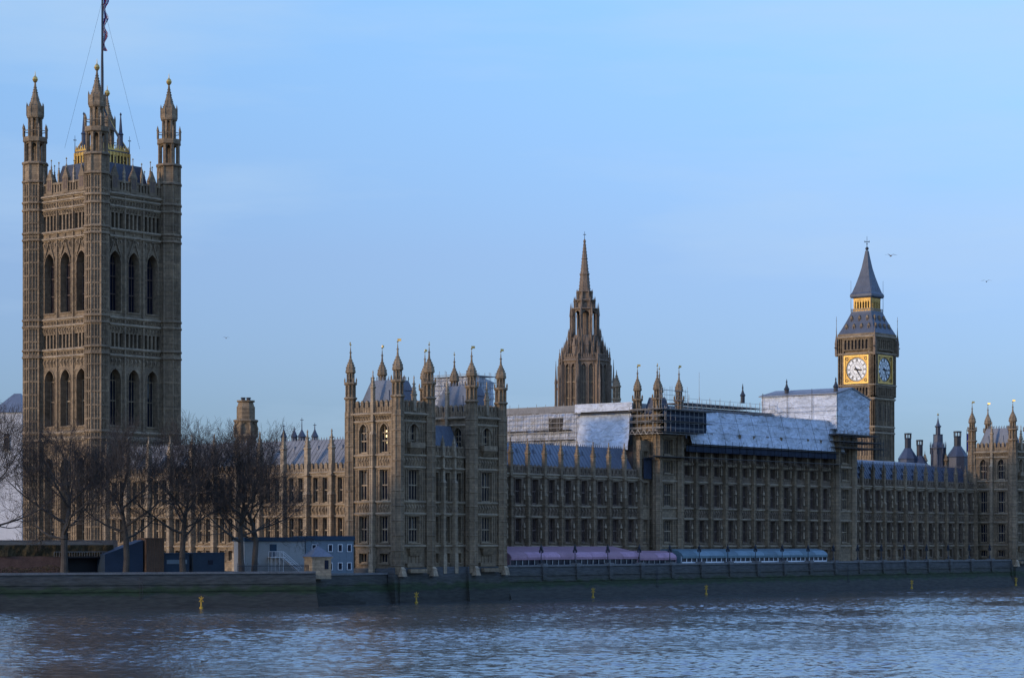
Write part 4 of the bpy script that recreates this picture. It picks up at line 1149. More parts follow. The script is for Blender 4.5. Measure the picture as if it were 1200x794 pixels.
    fi = MB(); fi.lathe(x, y, [(.3, 98.4), (.15, 98.7), (.5, 99.0), (.52, 99.4), (.12, 99.8)], n=8); fi.tube((x, y, 99.6), (x, y, 103.0), .1, .05, 5)
    fi.box(F(x, y, -50), -.65, .65, -.05, .05, 101.2, 101.38); fi.lathe(x, y, [(.05, 100.4), (.25, 100.65), (.05, 100.9)], n=6)
    for k in (-.65, .65): fi.lathe(x + k * math.cos(R(-50)), y + k * math.sin(R(-50)), [(.03, 101.0), (.17, 101.3), (.03, 101.7)], n=6)
    fi.build('finial', M['iron'], sp)
    return root

clock_tower()

# ------------------------------------------------------------------ sheeted enclosures and scaffolding
def sheet(b, f, s0, s1, d, z0, z1, amp=.18, st=1.0, m=0, z1b=None, lean=0.0):
    """wrinkled sheeting: a grid bulging between its ties"""
    nx = max(2, int((s1 - s0) / st)); nzz = max(2, int((z1 - z0) / st)); base = len(b.v)
    for j in range(nzz + 1):
        for i in range(nx + 1):
            s_ = s0 + (s1 - s0) * i / nx; zt = z1 if z1b is None else z1 + (z1b - z1) * i / nx
            z_ = z0 + (zt - z0) * j / nzz
            q = noise.noise(Vector((s_ * .45 + f[0], z_ * .7, d + f[1] * .3))) + .5 * noise.noise(Vector((s_ * 1.3, z_ * 1.6 + s_ * .8, 3.1)))
            b.v.append(P(f, s_, d + amp * q + lean * j / nzz, z_))
    for j in range(nzz):
        for i in range(nx):
            a = base + j * (nx + 1) + i; b.f.append([a, a + 1, a + nx + 2, a + nx + 1]); b.m.append(m)
def scaff(b, f, s0, s1, d0, d1, z0, z1, ds=2.2, dz=2.0, brace=True, r=.05, m=0):
    n = max(1, round((s1 - s0) / ds)); k = max(1, round((z1 - z0) / dz))
    for d in (d0, d1):
        for i in range(n + 1):
            s_ = s0 + (s1 - s0) * i / n; b.tube(P(f, s_, d, z0), P(f, s_, d, z1 + random.uniform(.2, 1.0)), r, r, 4, m)
        for j in range(k + 1):
            z_ = z0 + (z1 - z0) * j / k; b.tube(P(f, s0 - .4, d, z_), P(f, s1 + .4, d, z_), r, r, 4, m)
            if j < k: b.tube(P(f, s0 - .3, d, z_ + 1.0), P(f, s1 + .3, d, z_ + 1.0), r * .7, r * .7, 4, m)
    if brace:
        for i in range(0, n):
            for j in range(k):
                if (i + j) % 2 == 0: b.tube(P(f, s0 + (s1 - s0) * i / n, d1, z0 + (z1 - z0) * j / k), P(f, s0 + (s1 - s0) * (i + 1) / n, d1, z0 + (z1 - z0) * (j + 1) / k), r * .8, r * .8, 4, m)

# long blue-shaded sheeting along the central block
root = thing('sheeted_roof_cover', 'long white sheeting wrapped along the roof edge of the central block', 'scaffold cover', (100, 9, 31))
b = MB(); sheet(b, F(0, 7.4, 0), 69.5, 129.5, 0, 31.0, 38.0, .4, .8, lean=-2.0)
b.add([(69.5, 9.4, 38.0), (129.5, 9.4, 38.0), (129.5, 22, 39.0), (69.5, 22, 39.0)], [(0, 1, 2, 3)])
sheet(b, F(69.5, 22, -90), 0, 13.4, 0, 31, 38, .2, .8)
b.build('sheeting', M['sheet'], root)
c = MB()
for z in (33.4, 35.8, 38.05): y_ = 6.95 + (z - 31) * .286; c.tube((69.2, y_, z), (130, y_, z), .035, .035, 4)
for i in range(11): u = 69.6 + i * 6.0; c.tube((u, 6.8, 30.5), (u, 9.2, 38.9), .03, .03, 4)
c.box(O, 69, 130, -8.6, -7.0, 30.6, 30.85); c.tube((69, 7.3, 39.0), (130, 7.3, 39.0), .035, .035, 4)
c.build('scaffold_tube', M['deck'], root)

# big enclosure over the north tower of the block
root = thing('sheeted_enclosure', 'big gabled white sheeted enclosure standing on the block in front of the clock tower', 'scaffold cover', (133, 18, 35))
b = MB(); u0, u1, v0, v1 = 126.3, 140.6, 7.4, 27.6
zl, zr_, zt = 44.0, 43.2, 45.6
fe = F(u0, v0, 0); um = 6.6
sheet(b, fe, 0, um, 0, 35.1, zl, .3, .7, z1b=zt); sheet(b, fe, um, u1 - u0, 0, 35.1, zt, .3, .7, z1b=zr_)
sheet(b, F(u0, v1, -90), 0, v1 - v0, 0, 36.2, zl, .3, .9)
b.build('sheeting', M['sheet'], root)
r = MB()
r.hexa([(u0 - .5, v0 - .2, zl), (u0 + um, v0 - .2, zt), (u0 + um, v1 + .5, zt), (u0 - .5, v1 + .5, zl), (u0 - .5, v0 - .2, zl + .25), (u0 + um, v0 - .2, zt + .25), (u0 + um, v1 + .5, zt + .25), (u0 - .5, v1 + .5, zl + .25)])
r.hexa([(u0 + um, v0 - .2, zt), (u1 + .4, v0 - .2, zr_), (u1 + .4, v1 + .5, zr_), (u0 + um, v1 + .5, zt), (u0 + um, v0 - .2, zt + .25), (u1 + .4, v0 - .2, zr_ + .25), (u1 + .4, v1 + .5, zr_ + .25), (u0 + um, v1 + .5, zt + .25)])
r.build('roof', M['lead'], root)
c = MB()
for z0, z1 in ((34.7, 35.0), (33.2, 33.4), (31.9, 32.05)): c.box(O, 124.5, 142 + (34 - z0) * 1.2, -23, -5.6, z0, z1)
scaff(c, F(0, 6, 0), 125, 142, 0, .3, 31.8, 35, 1.8, 1.6)
scaff(c, F(125.9, 27, -90), 0, 20, 0, .1, 31.8, 44.6, 6.5, 4.2, brace=False, r=.035)
scaff(c, F(0, 7, 0), 141, 146, 0, 1.0, 29.5, 33.5, 1.3, 1.3)
c.build('scaffold_frame', M['deck'], root)
# small roof ventilators peeping over
for (u, v, z0, z1) in ((128, 34, 43, 47.6), (129, 22.5, 44, 48.2), (128.2, 8.8, 44.0, 48.0)):
    b = MB(); b.lathe(u, v, [(.5, z0), (.5, z0 + 1.6), (.7, z0 + 1.8), (.35, z0 + 2.4), (.12, z0 + 3.2), (.2, z0 + 3.5), (.03, z1)])
    o = b.build('roof_ventilator', M['iron'], loc=(u, v, z0)); tag(o, {34: 'squat dark ventilator finial behind the left end of the big sheeted enclosure', 22.5: 'slim dark finial rising over the middle of the big enclosure roof', 8.8: 'slim dark finial by the gable end of the big enclosure'}[v], 'finial')

# sheeted and scaffolded cover behind the southern range
root = thing('sheeted_gable_cover', 'patched white and grey sheeted scaffold roof between the pavilion and the block tower', 'scaffold cover', (56, 30, 28))
f = F(56, 49, -90)
b = MB(); sheet(b, f, 0, 23, .9, 30.2, 37.6, .45, .7, lean=-1.0); b.build('grey_sheeting', M['sheet_grey'], root)
b = MB(); sheet(b, f, 23.0, 36.2, 1.6, 29.4, 37.0, .35, .7, lean=-1.4); sheet(b, f, 21.5, 36.3, .1, 37.5, 39.2, .15, .7); b.build('white_sheeting', M['sheet'], root)
b = MB(); b.box(f, -.5, 37, -14, 0, 37.55, 37.75); b.box(f, 22, 36.6, .2, 1.2, 37.05, 37.2); b.box(f, 14.8, 18.6, .3, .5, 33.8, 36.6); b.box(f, 0, 22, .4, 1.4, 31.8, 31.95); b.box(f, 3, 21, .5, 1.4, 33.9, 34.0)
b.box(f, 10, 23, .5, 2.0, 29.9, 30.1); b.build('scaffold_board', M['deck'], root)
b = MB(); scaff(b, f, 0, 22.5, .8, 1.6, 29.5, 37.4, 2.2, 2.0); scaff(b, f, -1, 21, -3, 0, 37.7, 38.9, 2.4, 1.2, brace=False, r=.04)
b.build('scaffold_frame', M['pole'], root)
b = MB(); sheet(b, f, 9.0, 16.5, 1.0, 29.6, 31.2, .2, .6); b.build('blue_tarpaulin', M['hoarding'], root)
# south facing inner slope the cover stands on
b = MB(); b.box(O, 56.6, 70, -49, -13, 5, 30.4); b.box(O, 20, 56.2, -60, -15.5, 5, 28.6); tag(b.build('inner_building', M['stone_dark'], loc=(60, 30, 5)), 'plain stone inner building carrying the patched grey sheeted cover', 'building')

# cover behind the pavilion
root = thing('sheeted_box_cover', 'grey sheeted scaffold box rising behind the far pavilion tower', 'scaffold cover', (27, 30, 30))
b = MB(); sheet(b, F(19.5, 34.6, -90), 0, 11, 0, 26, 42.8, .25, .8); b.build('grey_sheeting', M['sheet_grey'], root)
b = MB(); sheet(b, F(19.5, 23.6, 0), 0, 5.4, 0, 26, 43.4, .25, .8, z1b=42); b.build('white_sheeting', M['sheet'], root)
b = MB(); b.box(O, 19.2, 25.2, -35, -23.3, 43.0, 43.15); b.box(O, 19.8, 24.6, -34, -23.9, 5, 26)
scaff(b, F(19.2, 34.6, -90), 0, 11, 0, .4, 30, 43.4, 1.8, 2.0); scaff(b, F(19.5, 23.2, 0), 0, 5.4, 0, .4, 30, 43, 1.8, 2.0, brace=False); b.build('scaffold_frame', M['pole'], root)

# scaffold ring round the southern block tower
root = thing('scaffold', 'dark scaffold decks and poles ringing the turreted block tower', 'scaffold', (61, 6, 32.5))
b = MB()
for z, e0, e1 in ((37.4, 54.8, 73), (35.1, 55, 70), (34.9, 70, 73), (32.9, 55, 70)):
    b.box(O, e0, e1, -7.4, -4.6, z, z + .16)
b.box(O, 55.2, 57.2, -12.8, -7.4, 37.4, 37.56); b.box(O, 55.2, 57.2, -12.8, -7.4, 35.1, 35.26); b.box(O, 55.2, 57.2, -12.8, -7.4, 32.9, 33.06)
b.build('scaffold_board', M['deck'], root)
b = MB(); scaff(b, F(0, 4.8, 0), 55.2, 70, 0, -2.2, 32.6, 37.6, 1.6, 1.25); scaff(b, F(55.2, 12.8, -90), 0, 8.0, 0, -1.2, 32.6, 37.6, 1.8, 1.25)
for i in range(5): b.tube(P(F(55.2, 12.8, -90), i * 1.45, 0, 32.4), P(F(55.2, 12.8, -90), i * 1.45 + .7, 0, 33.4), .06, .06, 4); b.tube(P(F(55.2, 12.8, -90), i * 1.45 + .7, 0, 33.4), P(F(55.2, 12.8, -90), i * 1.45 + 1.45, 0, 32.4), .06, .06, 4)
scaff(b, F(0, 6, 0), 57, 66, 0, -.5, 37.6, 41.5, 1.8, 1.9, brace=False, r=.035)
b.build('scaffold_tube', M['pole'], root)
b = MB(); sheet(b, F(0, 5.4, 0), 58, 72, 0, 33.1, 37.3, .1, .8); b.build('netting', M['net'], root)
# decks and tubes along the shaded third storey
root = thing('scaffold', 'scaffold walkway hung below the long sheeted roof cover', 'scaffold', (100, 7, 27))
b = MB(); b.box(O, 66.5, 126.5, -7.3, -6.2, 28.0, 28.15); b.box(O, 53.8, 69, -7.4, -5.8, 27.9, 28.05); b.build('scaffold_board', M['deck'], root)
b = MB(); scaff(b, F(0, 6.3, 0), 66.8, 126.2, 0, 0, 26.2, 30.8, 2.7, 2.3, brace=False, r=.04); b.build('scaffold_tube', M['deck'], root)
b = MB(); b.box(O, 67.5, 126, -7.35, -7.3, 29.3, 30.5); b.build('netting', M['net'], root)

# roof scaffold deck behind the long cover
root = thing('scaffold_roof', 'open timber and tube scaffold roof showing above the long sheeting', 'scaffold', (86, 26, 38))
b = MB(); b.box(O, 90, 120, -30, -24, 40.9, 41.05); b.box(O, 91, 116, -30, -24.4, 40.1, 40.25); b.build('scaffold_board', M['timber'], root)
b = MB(); scaff(b, F(0, 24, 0), 90, 120, 0, 1.2, 38.2, 41, 1.8, 1.4, r=.04); scaff(b, F(0, 24, 0), 88, 128, 0, .1, 41, 42.0, 4, 1.0, brace=False, r=.03)
b.tube((96, 24, 41), (96, 24, 48), .05, .03, 4); b.build('scaffold_tube', M['pole'], root)
b = MB(); b.box(O, 72, 126, -60, -24.6, 30, 40.2); tag(b.build('inner_roof', M['lead'], loc=(100, 40, 30)), 'grey lead roof behind the long sheeting of the central block', 'roof')

# ------------------------------------------------------------------ skyline pieces
def lone_turret(name, label, cat, x, y, r, z0, z1, m='stone'):
    b = MB(); h = z1 - z0
    b.lathe(x, y, [(r, z0 - 15), (r, z0 + h * .3), (r * 1.15, z0 + h * .32), (r * 1.1, z0 + h * .36)])
    octstage(b, x, y, r * .95, z0 + h * .36, z0 + h * .6, core=.7)
    b.lathe(x, y, [(r * 1.05, z0 + h * .62), (r * .8, z0 + h * .7), (r * .4, z0 + h * .8), (r * .15, z0 + h * .9), (.04, z1)])
    crockets(b, x, y, r * .8, z0 + h * .68, r * .2, z0 + h * .88, 4, size=.12)
    return tag(b.build(name, M[m], loc=(x, y, z0)), label, cat)
lone_turret('stair_turret', 'slim stone turret just right of the octagonal spire tower', 'turret', 116.9, 62.5, 1.0, 41, 51.5)
root = thing('ventilation_tower', 'squat octagonal stone ventilation tower with black cowls behind the south wing', 'tower', (4.9, 72.7, 25))
x, y = 4.9, 72.7; b = MB()
b.lathe(x, y, [(2.25, 5), (2.25, 30.8)]); octstage(b, x, y, 2.25, 25, 32.0, core=.88, post=.25, bands=False)
b.lathe(x, y, [(2.3, 31.7), (2.7, 32.1), (2.7, 32.4)]); ringposts(b, x, y, 2.5, 32.4, 34.4, .2); octstage(b, x, y, 2.5, 32.4, 35.0, core=.85, post=.2)
b.lathe(x, y, [(1.95, 35), (1.95, 37.9), (1.6, 39.0), (1.95, 39.1), (1.95, 39.4)]); octstage(b, x, y, 2.0, 35, 38.1, core=.9, post=.16, bands=False)
b.build('wall', M['stone'], root)
for dx in (-.55, .55):
    c = MB(); c.lathe(x + dx * .77, y - dx * .64, [(.4, 39.4), (.4, 39.8), (.5, 39.85), (.5, 40.0)], n=10); c.build('cowl', M['iron'], root)
for (xx, yy, r, z0, z1, lb) in ((12, 68.9, .75, 30, 34.8, 'small dark ventilator with cross finial on the lead roof, leftmost of the cluster'),
                        (13, 66.9, .8, 30, 34.2, 'small dark pointed ventilator, second from the left on the lead roof'),
                        (13.8, 65.5, 1.0, 30, 36.0, 'tallest dark ventilator of the cluster above the south wing roof'),
                        (15.0, 63.0, .85, 30, 34.9, 'small dark ventilator, rightmost of the cluster above the south wing roof')):
    b = MB(); b.lathe(xx, yy, [(r * 1.6, z0 - 4), (r * 1.3, z0 + .2), (r * .8, z0 + 1.2), (r * .8, z0 + 2.0), (r, z0 + 2.1), (r * .5, z0 + 2.9), (.12, z0 + 3.6), (.05, z1)])
    b.box(F(xx, yy, -50), -.35, .35, -.05, .05, z1 - .5, z1 - .38)
    tag(b.build('roof_ventilator', M['slate_dark'], loc=(xx, yy, z0)), lb, 'ventilator')
def chimney(x, y, r, z0, z1, lb):
    root = thing('domed_chimney', lb, 'chimney', (x, y, z0))
    b = MB(); b.lathe(x, y, [(r * 3.0, z0 - 6), (r * 3.0, z0), (r * 3.1, z0 + .3), (r * 2.3, z0 + 1.4), (r * 1.5, z0 + 2.4), (r * 1.1, z0 + 3.0)]); b.build('dome', M['slate_dark'], root)
    b = MB(); b.lathe(x, y, [(r, z0 + 2.6), (r, z1 - 1.5), (r * 1.15, z1 - 1.4), (r * 1.0, z1 - 1.2)])
    for i in range(8): a = PI / 8 + PI / 4 * i; b.box(F(x + r * math.cos(a), y + r * math.sin(a), 0), -.06, .06, -.06, .06, z1 - 1.2, z1 - .35)
    b.lathe(x, y, [(r * 1.15, z1 - .35), (r * 1.15, z1)]); b.build('flue', M['iron'], root)
chimney(196.1, 29.3, .82, 31.5, 38.3, 'tall dark iron chimney on a domed base, nearest the clock tower')
chimney(198.0, 27.0, .78, 29.5, 36.6, 'short dark iron chimney beside the tall one near the clock tower')
chimney(204.2, 19.6, .9, 32.0, 38.8, 'dark iron chimney on an ogee dome left of the far pavilion')
root = thing('iron_ventilator', 'dark octagonal iron ventilator spire with gilded tip between the chimneys', 'ventilator', (201, 23.4, 27))
b = MB(); x, y = 201, 23.4
octstage(b, x, y, 1.9, 25, 34.3, core=.88, post=.2); ringposts(b, x, y, 1.95, 33, 36.2, .12)
b.lathe(x, y, [(1.7, 34.6), (1.25, 36.0), (1.2, 37.8), (1.3, 38)]); octstage(b, x, y, .62, 38, 39.8, core=.8, post=.1); b.lathe(x, y, [(.65, 40), (.3, 41), (.08, 42.2), (.03, 42.8)])
b.build('body', M['slate_dark'], root); b = MB(); b.lathe(x, y, [(.05, 42.7), (.28, 43), (.05, 43.4)], n=8); b.build('finial', M['gold'], root)
lone_turret('stone_pinnacle', 'small sunlit stone pinnacle between the short chimney and the iron ventilator', 'pinnacle', 198.9, 26.0, .55, 27, 33.8)
lone_turret('stone_pinnacle', 'small sunlit stone pinnacle just right of the iron ventilator', 'pinnacle', 201.5, 21.5, .6, 27, 34.0)
b = MB(); b.box(O, 140, 196.3, -40, -14.5, 5, 27.5); b.frus(O, 150, 196.3, -40, -18, 27.5, 152, 196, -32, -24, 30.5); tag(b.build('inner_building', M['lead'], loc=(170, 25, 5)), 'low lead roofed building behind the north range', 'building')
b = MB(); b.box(O, 20, 196, -100, -60, 5, 24); tag(b.build('inner_building', M['stone_dark'], loc=(100, 80, 5)), 'stone inner courts hidden behind the river ranges', 'building')
root = thing('flagpole', 'thin flagpole with furled flag left of the far pavilion', 'flagpole', (205.7, 17.8, 27)); b = MB(); b.tube((205.7, 17.8, 27), (205.7, 17.8, 39.3), .09, .06, 5); b.build('pole', M['iron'], root)
b = MB(); b.frus(F(205.7, 17.8, -40), .05, .35, -.05, .05, 33.5, .05, .7, -.08, .08, 38.2); b.build('furled_flag', M['flag'], root)
# pale church-like tower far left
root = thing('white_tower', 'pale rendered tower with grey pyramid roof at the left edge', 'tower', (82.6, 245.6, 5))
fwt = F(82.6, 245.6, -62)
b = MB(); b.box(fwt, -5.5, 3.2, -8.5, 0, 5, 46.4); b.build('wall', M['render'], root)
b = MB(); b.frus(fwt, -6.0, 3.6, -9, .5, 46.4, -.8, 1.0, -4.6, -4.0, 51.8); b.build('roof', M['slate'], root)
window(root, fwt, -1.2, 36, 1.5, 4.6, .9, 1, 0, depth=-.3)

# ------------------------------------------------------------------ terrace: marquees, lamps
def marquee(label, s0, s1, mcol, glazed, zf=7.75, zr=9.5, open_from=None):
    root = thing('marquee', label, 'marquee', (s0, 2, 6))
    b = MB(); n = max(2, round((s1 - s0) / 5.2)); w_ = (s1 - s0) / n
    for i in range(n):
        a, c_ = s0 + i * w_ + .04, s0 + (i + 1) * w_ - .04
        prof = [(1.25, zf - .45), (1.15, zf), (1.4, zf + .45), (2.2, zf + .95), (4.0, zf + 1.35), (7.4, zr + .25)]
        for k_, ((y0, z0), (y1, z1)) in enumerate(zip(prof, prof[1:])):
            b.hexa(m=1 if k_ < 3 and (i % 3 or k_ < 1) else 0, p=[(a, y0, z0), (c_, y0, z0), (c_, y0 + .06, z0 - .05), (a, y0 + .06, z0 - .05), (a, y1, z1), (c_, y1, z1), (c_, y1 + .06, z1 - .05), (a, y1 + .06, z1 - .05)])
    for x_ in (s0, s1):   # end gables
        pts = [(1.3, 6.05), (1.3, zf - .4), (1.4, zf + .4), (2.2, zf + .9), (4.0, zf + 1.3), (7.4, zr + .2), (7.4, 6.05)]
        b.add([(x_ - .04, y, z) for y, z in pts] + [(x_ + .04, y, z) for y, z in pts], [tuple(range(7)), tuple(range(13, 6, -1))] + [(i, (i + 1) % 7, 7 + (i + 1) % 7, 7 + i) for i in range(7)])
    b.build('canopy', [mcol, M['teal2'] if glazed else M['pink2']], root)
    g = MB(); g.box(O, s0 + .1, s1 - .1, -1.62, -1.56, 6.05, zf - .05); g.build('glazing', M['glass'], root)
    p = MB(); k = int((s1 - s0) / 1.75)
    for i in range(k + 1):
        x_ = s0 + (s1 - s0) * i / k; p.box(O, x_ - .07, x_ + .07, -1.5, -1.38, 6.05, zf - .1)
    p.box(O, s0, s1, -1.55, -1.4, zf - .3, zf - .15); p.box(O, s0, s1, -1.55, -1.4, 6.05, 6.6 if glazed else 6.15)
    p.build('frame', M['white'] if glazed else M['cabin_grey'], root)
    return root
marquee('mauve terrace marquee with scalloped canopy beside the stone pavilion', 3.2, 42.5, M['pink'], False)
marquee('lower mauve terrace canopy between the large mauve and pale blue marquees', 42.7, 55.5, M['pink'], False, zf=7.5, zr=8.6)
marquee('pale blue terrace marquee with white glazed sides', 57.5, 112.5, M['teal'], True, zf=7.8, zr=8.9)
def lamp(x, y, z0, lb=None):
    root = thing('street_lamp', 'dark globe lamp post on the terrace river wall', 'street lamp', (x, y, z0), 'lamp posts along the terrace wall')
    b = MB(); b.lathe(x, y, [(.22, z0), (.2, z0 + .5), (.09, z0 + .7), (.07, z0 + 2.3), (.14, z0 + 2.4)], n=8); b.build('post', M['iron'], root)
    b = MB(); b.lathe(x, y, [(.1, z0 + 2.4), (.26, z0 + 2.65), (.28, z0 + 3.0), (.12, z0 + 3.25), (.05, z0 + 3.6)], n=6)
    for k in (-.45, .45): b.lathe(x + k, y, [(.03, z0 + 1.9), (.16, z0 + 2.1), (.17, z0 + 2.35), (.03, z0 + 2.65)], n=6); 
    b.tube((x - .45, y, z0 + 2), (x + .45, y, z0 + 2), .03, .03, 4); b.build('lantern', M['iron'], root)
    return root
def clone(root, dx, dy=0, dz=0):
    c = root.copy(); col.objects.link(c); c.location = root.location + Vector((dx, dy, dz))
    for ch in root.children:
        q = ch.copy(); col.objects.link(q); q.parent = c
        for g2 in ch.children:
            h_ = g2.copy(); col.objects.link(h_); h_.parent = q
    return c
l0 = lamp(11.1, .45, 6.6)
for i in range(1, 18): clone(l0, i * 10.25)
# beacons at the foot of the wall
def beacon(x, y):
    root = thing('river_beacon', '', 'river marker', (x, y, 0)); b = MB()
    b.lathe(x, y, [(.3, -1), (.3, .25), (.13, .35), (.12, 1.2)], n=8); b.build('post', M['yellow'], root)
    b = MB(); f = F(x, y, -45)
    for a in (45, -45):
        c_, s_ = math.cos(R(a)), math.sin(R(a))
        q = [(-.5, -.07), (.5, -.07), (.5, .07), (-.5, .07)]
        pts = [(u * c_ - v * s_, 1.45 + u * s_ + v * c_) for u, v in q]
        b.hexa([P(f, s, -.06 + (a > 0) * .1, z) for s, z in pts] + [P(f, s, .06 + (a > 0) * .1, z) for s, z in pts])
    b.box(f, -.07, .07, -.12, -.03, 1.0, 2.0); b.build('cross_topmark', M['yellow'], root)
    return root
bk = beacon(-27.6, -3.0)
bk['label'] = 'yellow cross marker in the water in front of the near stone pavilion'; bk['group'] = 'yellow river markers along the wall'
import itertools
for (x_, y_), lb in zip(((22.6, -1.6), (60.0, -1.6), (142.0, -1.6), (192.5, -1.6), (-73.6, 3.0)),
        ('yellow cross marker below the mauve marquee', 'yellow cross marker below the left end of the pale blue marquee', 'yellow cross marker below the north range', 'yellow cross marker nearest the far pavilion', 'yellow cross marker under the wall by the bare trees')):
    c_ = clone(bk, x_ + 27.6, y_ + 1.7); c_['label'] = lb

# ------------------------------------------------------------------ embankment buildings (frame runs along the left river wall)
fB = F(-101.6, 16.7, -22.998)
def Bx(b, s0, s1, d0, d1, z0, z1, m=0): b.box(fB, s0, s1, -d1, -d0, z0, z1, m)
root = thing('planted_roof_pavilion', 'low brown pavilion with planted roof behind the embankment wall', 'building', P(fB, 5, -14, 5))
b = MB(); Bx(b, -22, 14.2, 12, 24, 5, 8.3); b.build('wall', M['brick'], root)
b = MB(); Bx(b, 14.2, 20.2, 14, 24, 5, 8.0); Bx(b, 14.2, 20.3, 11.5, 24, 8.0, 8.25); b.build('dark_opening', M['black'], root)
b = MB(); sheet(b, F(*P(fB, -22, -12, 0)[:2], -22.998), 0, 44, 0, 8.3, 10.1, .5, .6)
p0 = [P(fB, -22, -12.1, 10.1), P(fB, 22, -12.1, 10.1), P(fB, 22, -24, 10.6), P(fB, -22, -24, 10.6)]; b.add(p0, [(0, 1, 2, 3)])
b.build('planted_roof', M['hedge'], root)
b = MB()
for i in range(22): s_ = 12 + i * .42; b.tube(P(fB, s_, -11.6, 8.2), P(fB, s_, -11.6, 9.0), .05, .05, 4)
b.box(fB, 12, 21, -11.7, -11.5, 8.95, 9.05); b.build('railing', M['pole'], root)
o = MB(); o.box(fB, -26, 27, -27, -25.2, 5, 10.9); tag(o.build('parapet_wall', M['blocks'], loc=P(fB, 0, -26, 5)), 'pale low stone wall behind the planted roof pavilion', 'wall')
for k, (s_, hgt) in enumerate(((15.5, 7.2), (3, 0))):
    pass
o = MB(); o.add([P(fB, 19.6, -9, 5), P(fB, 26.0, -9, 5), P(fB, 26.0, -9, 10.9), P(fB, 19.6, -9, 8.6), P(fB, 19.6, -13, 5), P(fB, 26.0, -13, 5), P(fB, 26.0, -13, 10.9), P(fB, 19.6, -13, 8.6)],
    [(0, 1, 2, 3), (7, 6, 5, 4), (3, 2, 6, 7), (1, 5, 6, 2), (0, 3, 7, 4)])
tag(o.build('blue_hoarding', M['hoarding'], loc=P(fB, 22, -9, 5)), 'blue wedge shaped hoarding rising to the right behind the wall', 'hoarding')
o = MB(); Bx(o, 26.3, 29.4, 8.5, 12.5, 5, 11.1); Bx(o, 26.2, 29.5, 8.4, 12.6, 11.1, 11.25)
for i in range(7): Bx(o, 26.4 + i * .45, 26.45 + i * .45, 8.42, 8.5, 5, 11.0)
tag(o.build('timber_block', M['timber'], loc=P(fB, 28, -10, 5)), 'tall brown timber clad box beside the blue hoarding', 'kiosk')
root = thing('site_cabin', 'low dark cabin with pale window strip behind the middle tree', 'cabin', P(fB, 31.5, -9, 5))
b = MB(); Bx(b, 29.6, 33.9, 9, 12, 5, 8.6); b.build('wall', M['cabin_dark'], root)
b = MB(); Bx(b, 30, 33.5, 8.93, 8.99, 7.0, 7.7); b.build('window', M['cabin_blue'], root)
b = MB(); Bx(b, 29.5, 34, 8.8, 12.2, 8.6, 8.8); b.build('roof', M['fascia'], root)
root = thing('site_cabin', 'dark blue cabin with one small square window', 'cabin', P(fB, 37, -9, 5))
b = MB(); Bx(b, 34.4, 39.9, 8.6, 12, 5, 8.7); b.build('wall', M['cabin_dark'], root)
b = MB(); Bx(b, 37.0, 37.8, 8.5, 8.59, 6.9, 7.6); b.build('window', M['glass'], root)
b = MB(); Bx(b, 34.3, 40, 8.5, 12.1, 8.7, 8.85); b.build('roof', M['fascia'], root)
def cabin(label, s0, s1, zt, mwall, wins, stairs=False):
    root = thing('portable_cabin', label, 'cabin', P(fB, (s0 + s1) / 2, -13, 5))
    b = MB(); Bx(b, s0, s1, 12, 17, 5, zt - .6)
    n = int((s1 - s0) / 1.2)
    for i in range(n + 1): s_ = s0 + (s1 - s0) * i / n; Bx(b, s_ - .02, s_ + .02, 11.975, 12, 5, zt - .6)
    b.build('wall', mwall, root)
    b = MB(); Bx(b, s0 - .15, s1 + .15, 11.7, 17.2, zt - .6, zt + .1); b.build('roof', M['fascia'], root)
    for s_, z_ in wins:
        b = MB()
        for q in ((s_ - .42, s_ - .32, z_, z_ + 1.1), (s_ + .32, s_ + .42, z_, z_ + 1.1), (s_ - .42, s_ + .42, z_ - .1, z_), (s_ - .42, s_ + .42, z_ + 1.1, z_ + 1.2)): Bx(b, q[0], q[1], 11.88, 11.99, q[2], q[3])
        wo_ = b.build('window', M['white'], root); b = MB(); Bx(b, s_ - .32, s_ + .32, 11.93, 11.97, z_, z_ + 1.1); b.build('glass', M['glass'], wo_)
    if stairs:
        b = MB()
        for i in range(9): Bx(b, 51.0 + i * .36, 51.5 + i * .36, 10.4, 11.5, 8.0 - i * .3, 8.08 - i * .3)
        Bx(b, 48.8, 51.2, 10.4, 11.9, 7.95, 8.05)
        for d in (10.4, 11.5):
            b.tube(P(fB, 51, -d, 8.0), P(fB, 54.4, -d, 5.2), .07, .07, 4); b.tube(P(fB, 51, -d, 9.0), P(fB, 54.4, -d, 6.2), .05, .05, 4); b.tube(P(fB, 48.8, -d, 9.0), P(fB, 51, -d, 9.0), .05, .05, 4)
            for i in range(4): b.tube(P(fB, 48.8 + i * .73, -d, 5.1), P(fB, 48.8 + i * .73, -d, 9.0), .04, .04, 4)
        b.build('stair', M['white'], root)
        b = MB(); Bx(b, 49.2, 50.4, 11.9, 11.99, 8.1, 10.2); b.build('door', M['fascia'], root)
    return root
cabin('pale grey two storey site cabin with white outside stair', 44.7, 55.5, 11.3, M['cabin_grey'], [], True)
cabin('blue grey two storey cabin with small white framed windows and dark roof band', 55.7, 64.5, 11.5, M['cabin_blue'], [(57.2, 9.0), (60.2, 9.0), (62.0, 9.0), (63.7, 9.0), (60.2, 5.9), (62.0, 5.9), (63.7, 5.9)])
root = thing('stone_kiosk', 'small square stone kiosk with pyramid roof at the wall corner', 'kiosk', P(fB, 54.5, -4, 5)); fk = sub(fB, 54.2, -1.6)
b = MB(); b.box(fk, -1.65, 1.75, -3.4, 0, 4.5, 8.1); b.box(fk, -1.85, 1.95, -3.6, .2, 7.9, 8.15); b.build('wall', M['stone_trim'], root)
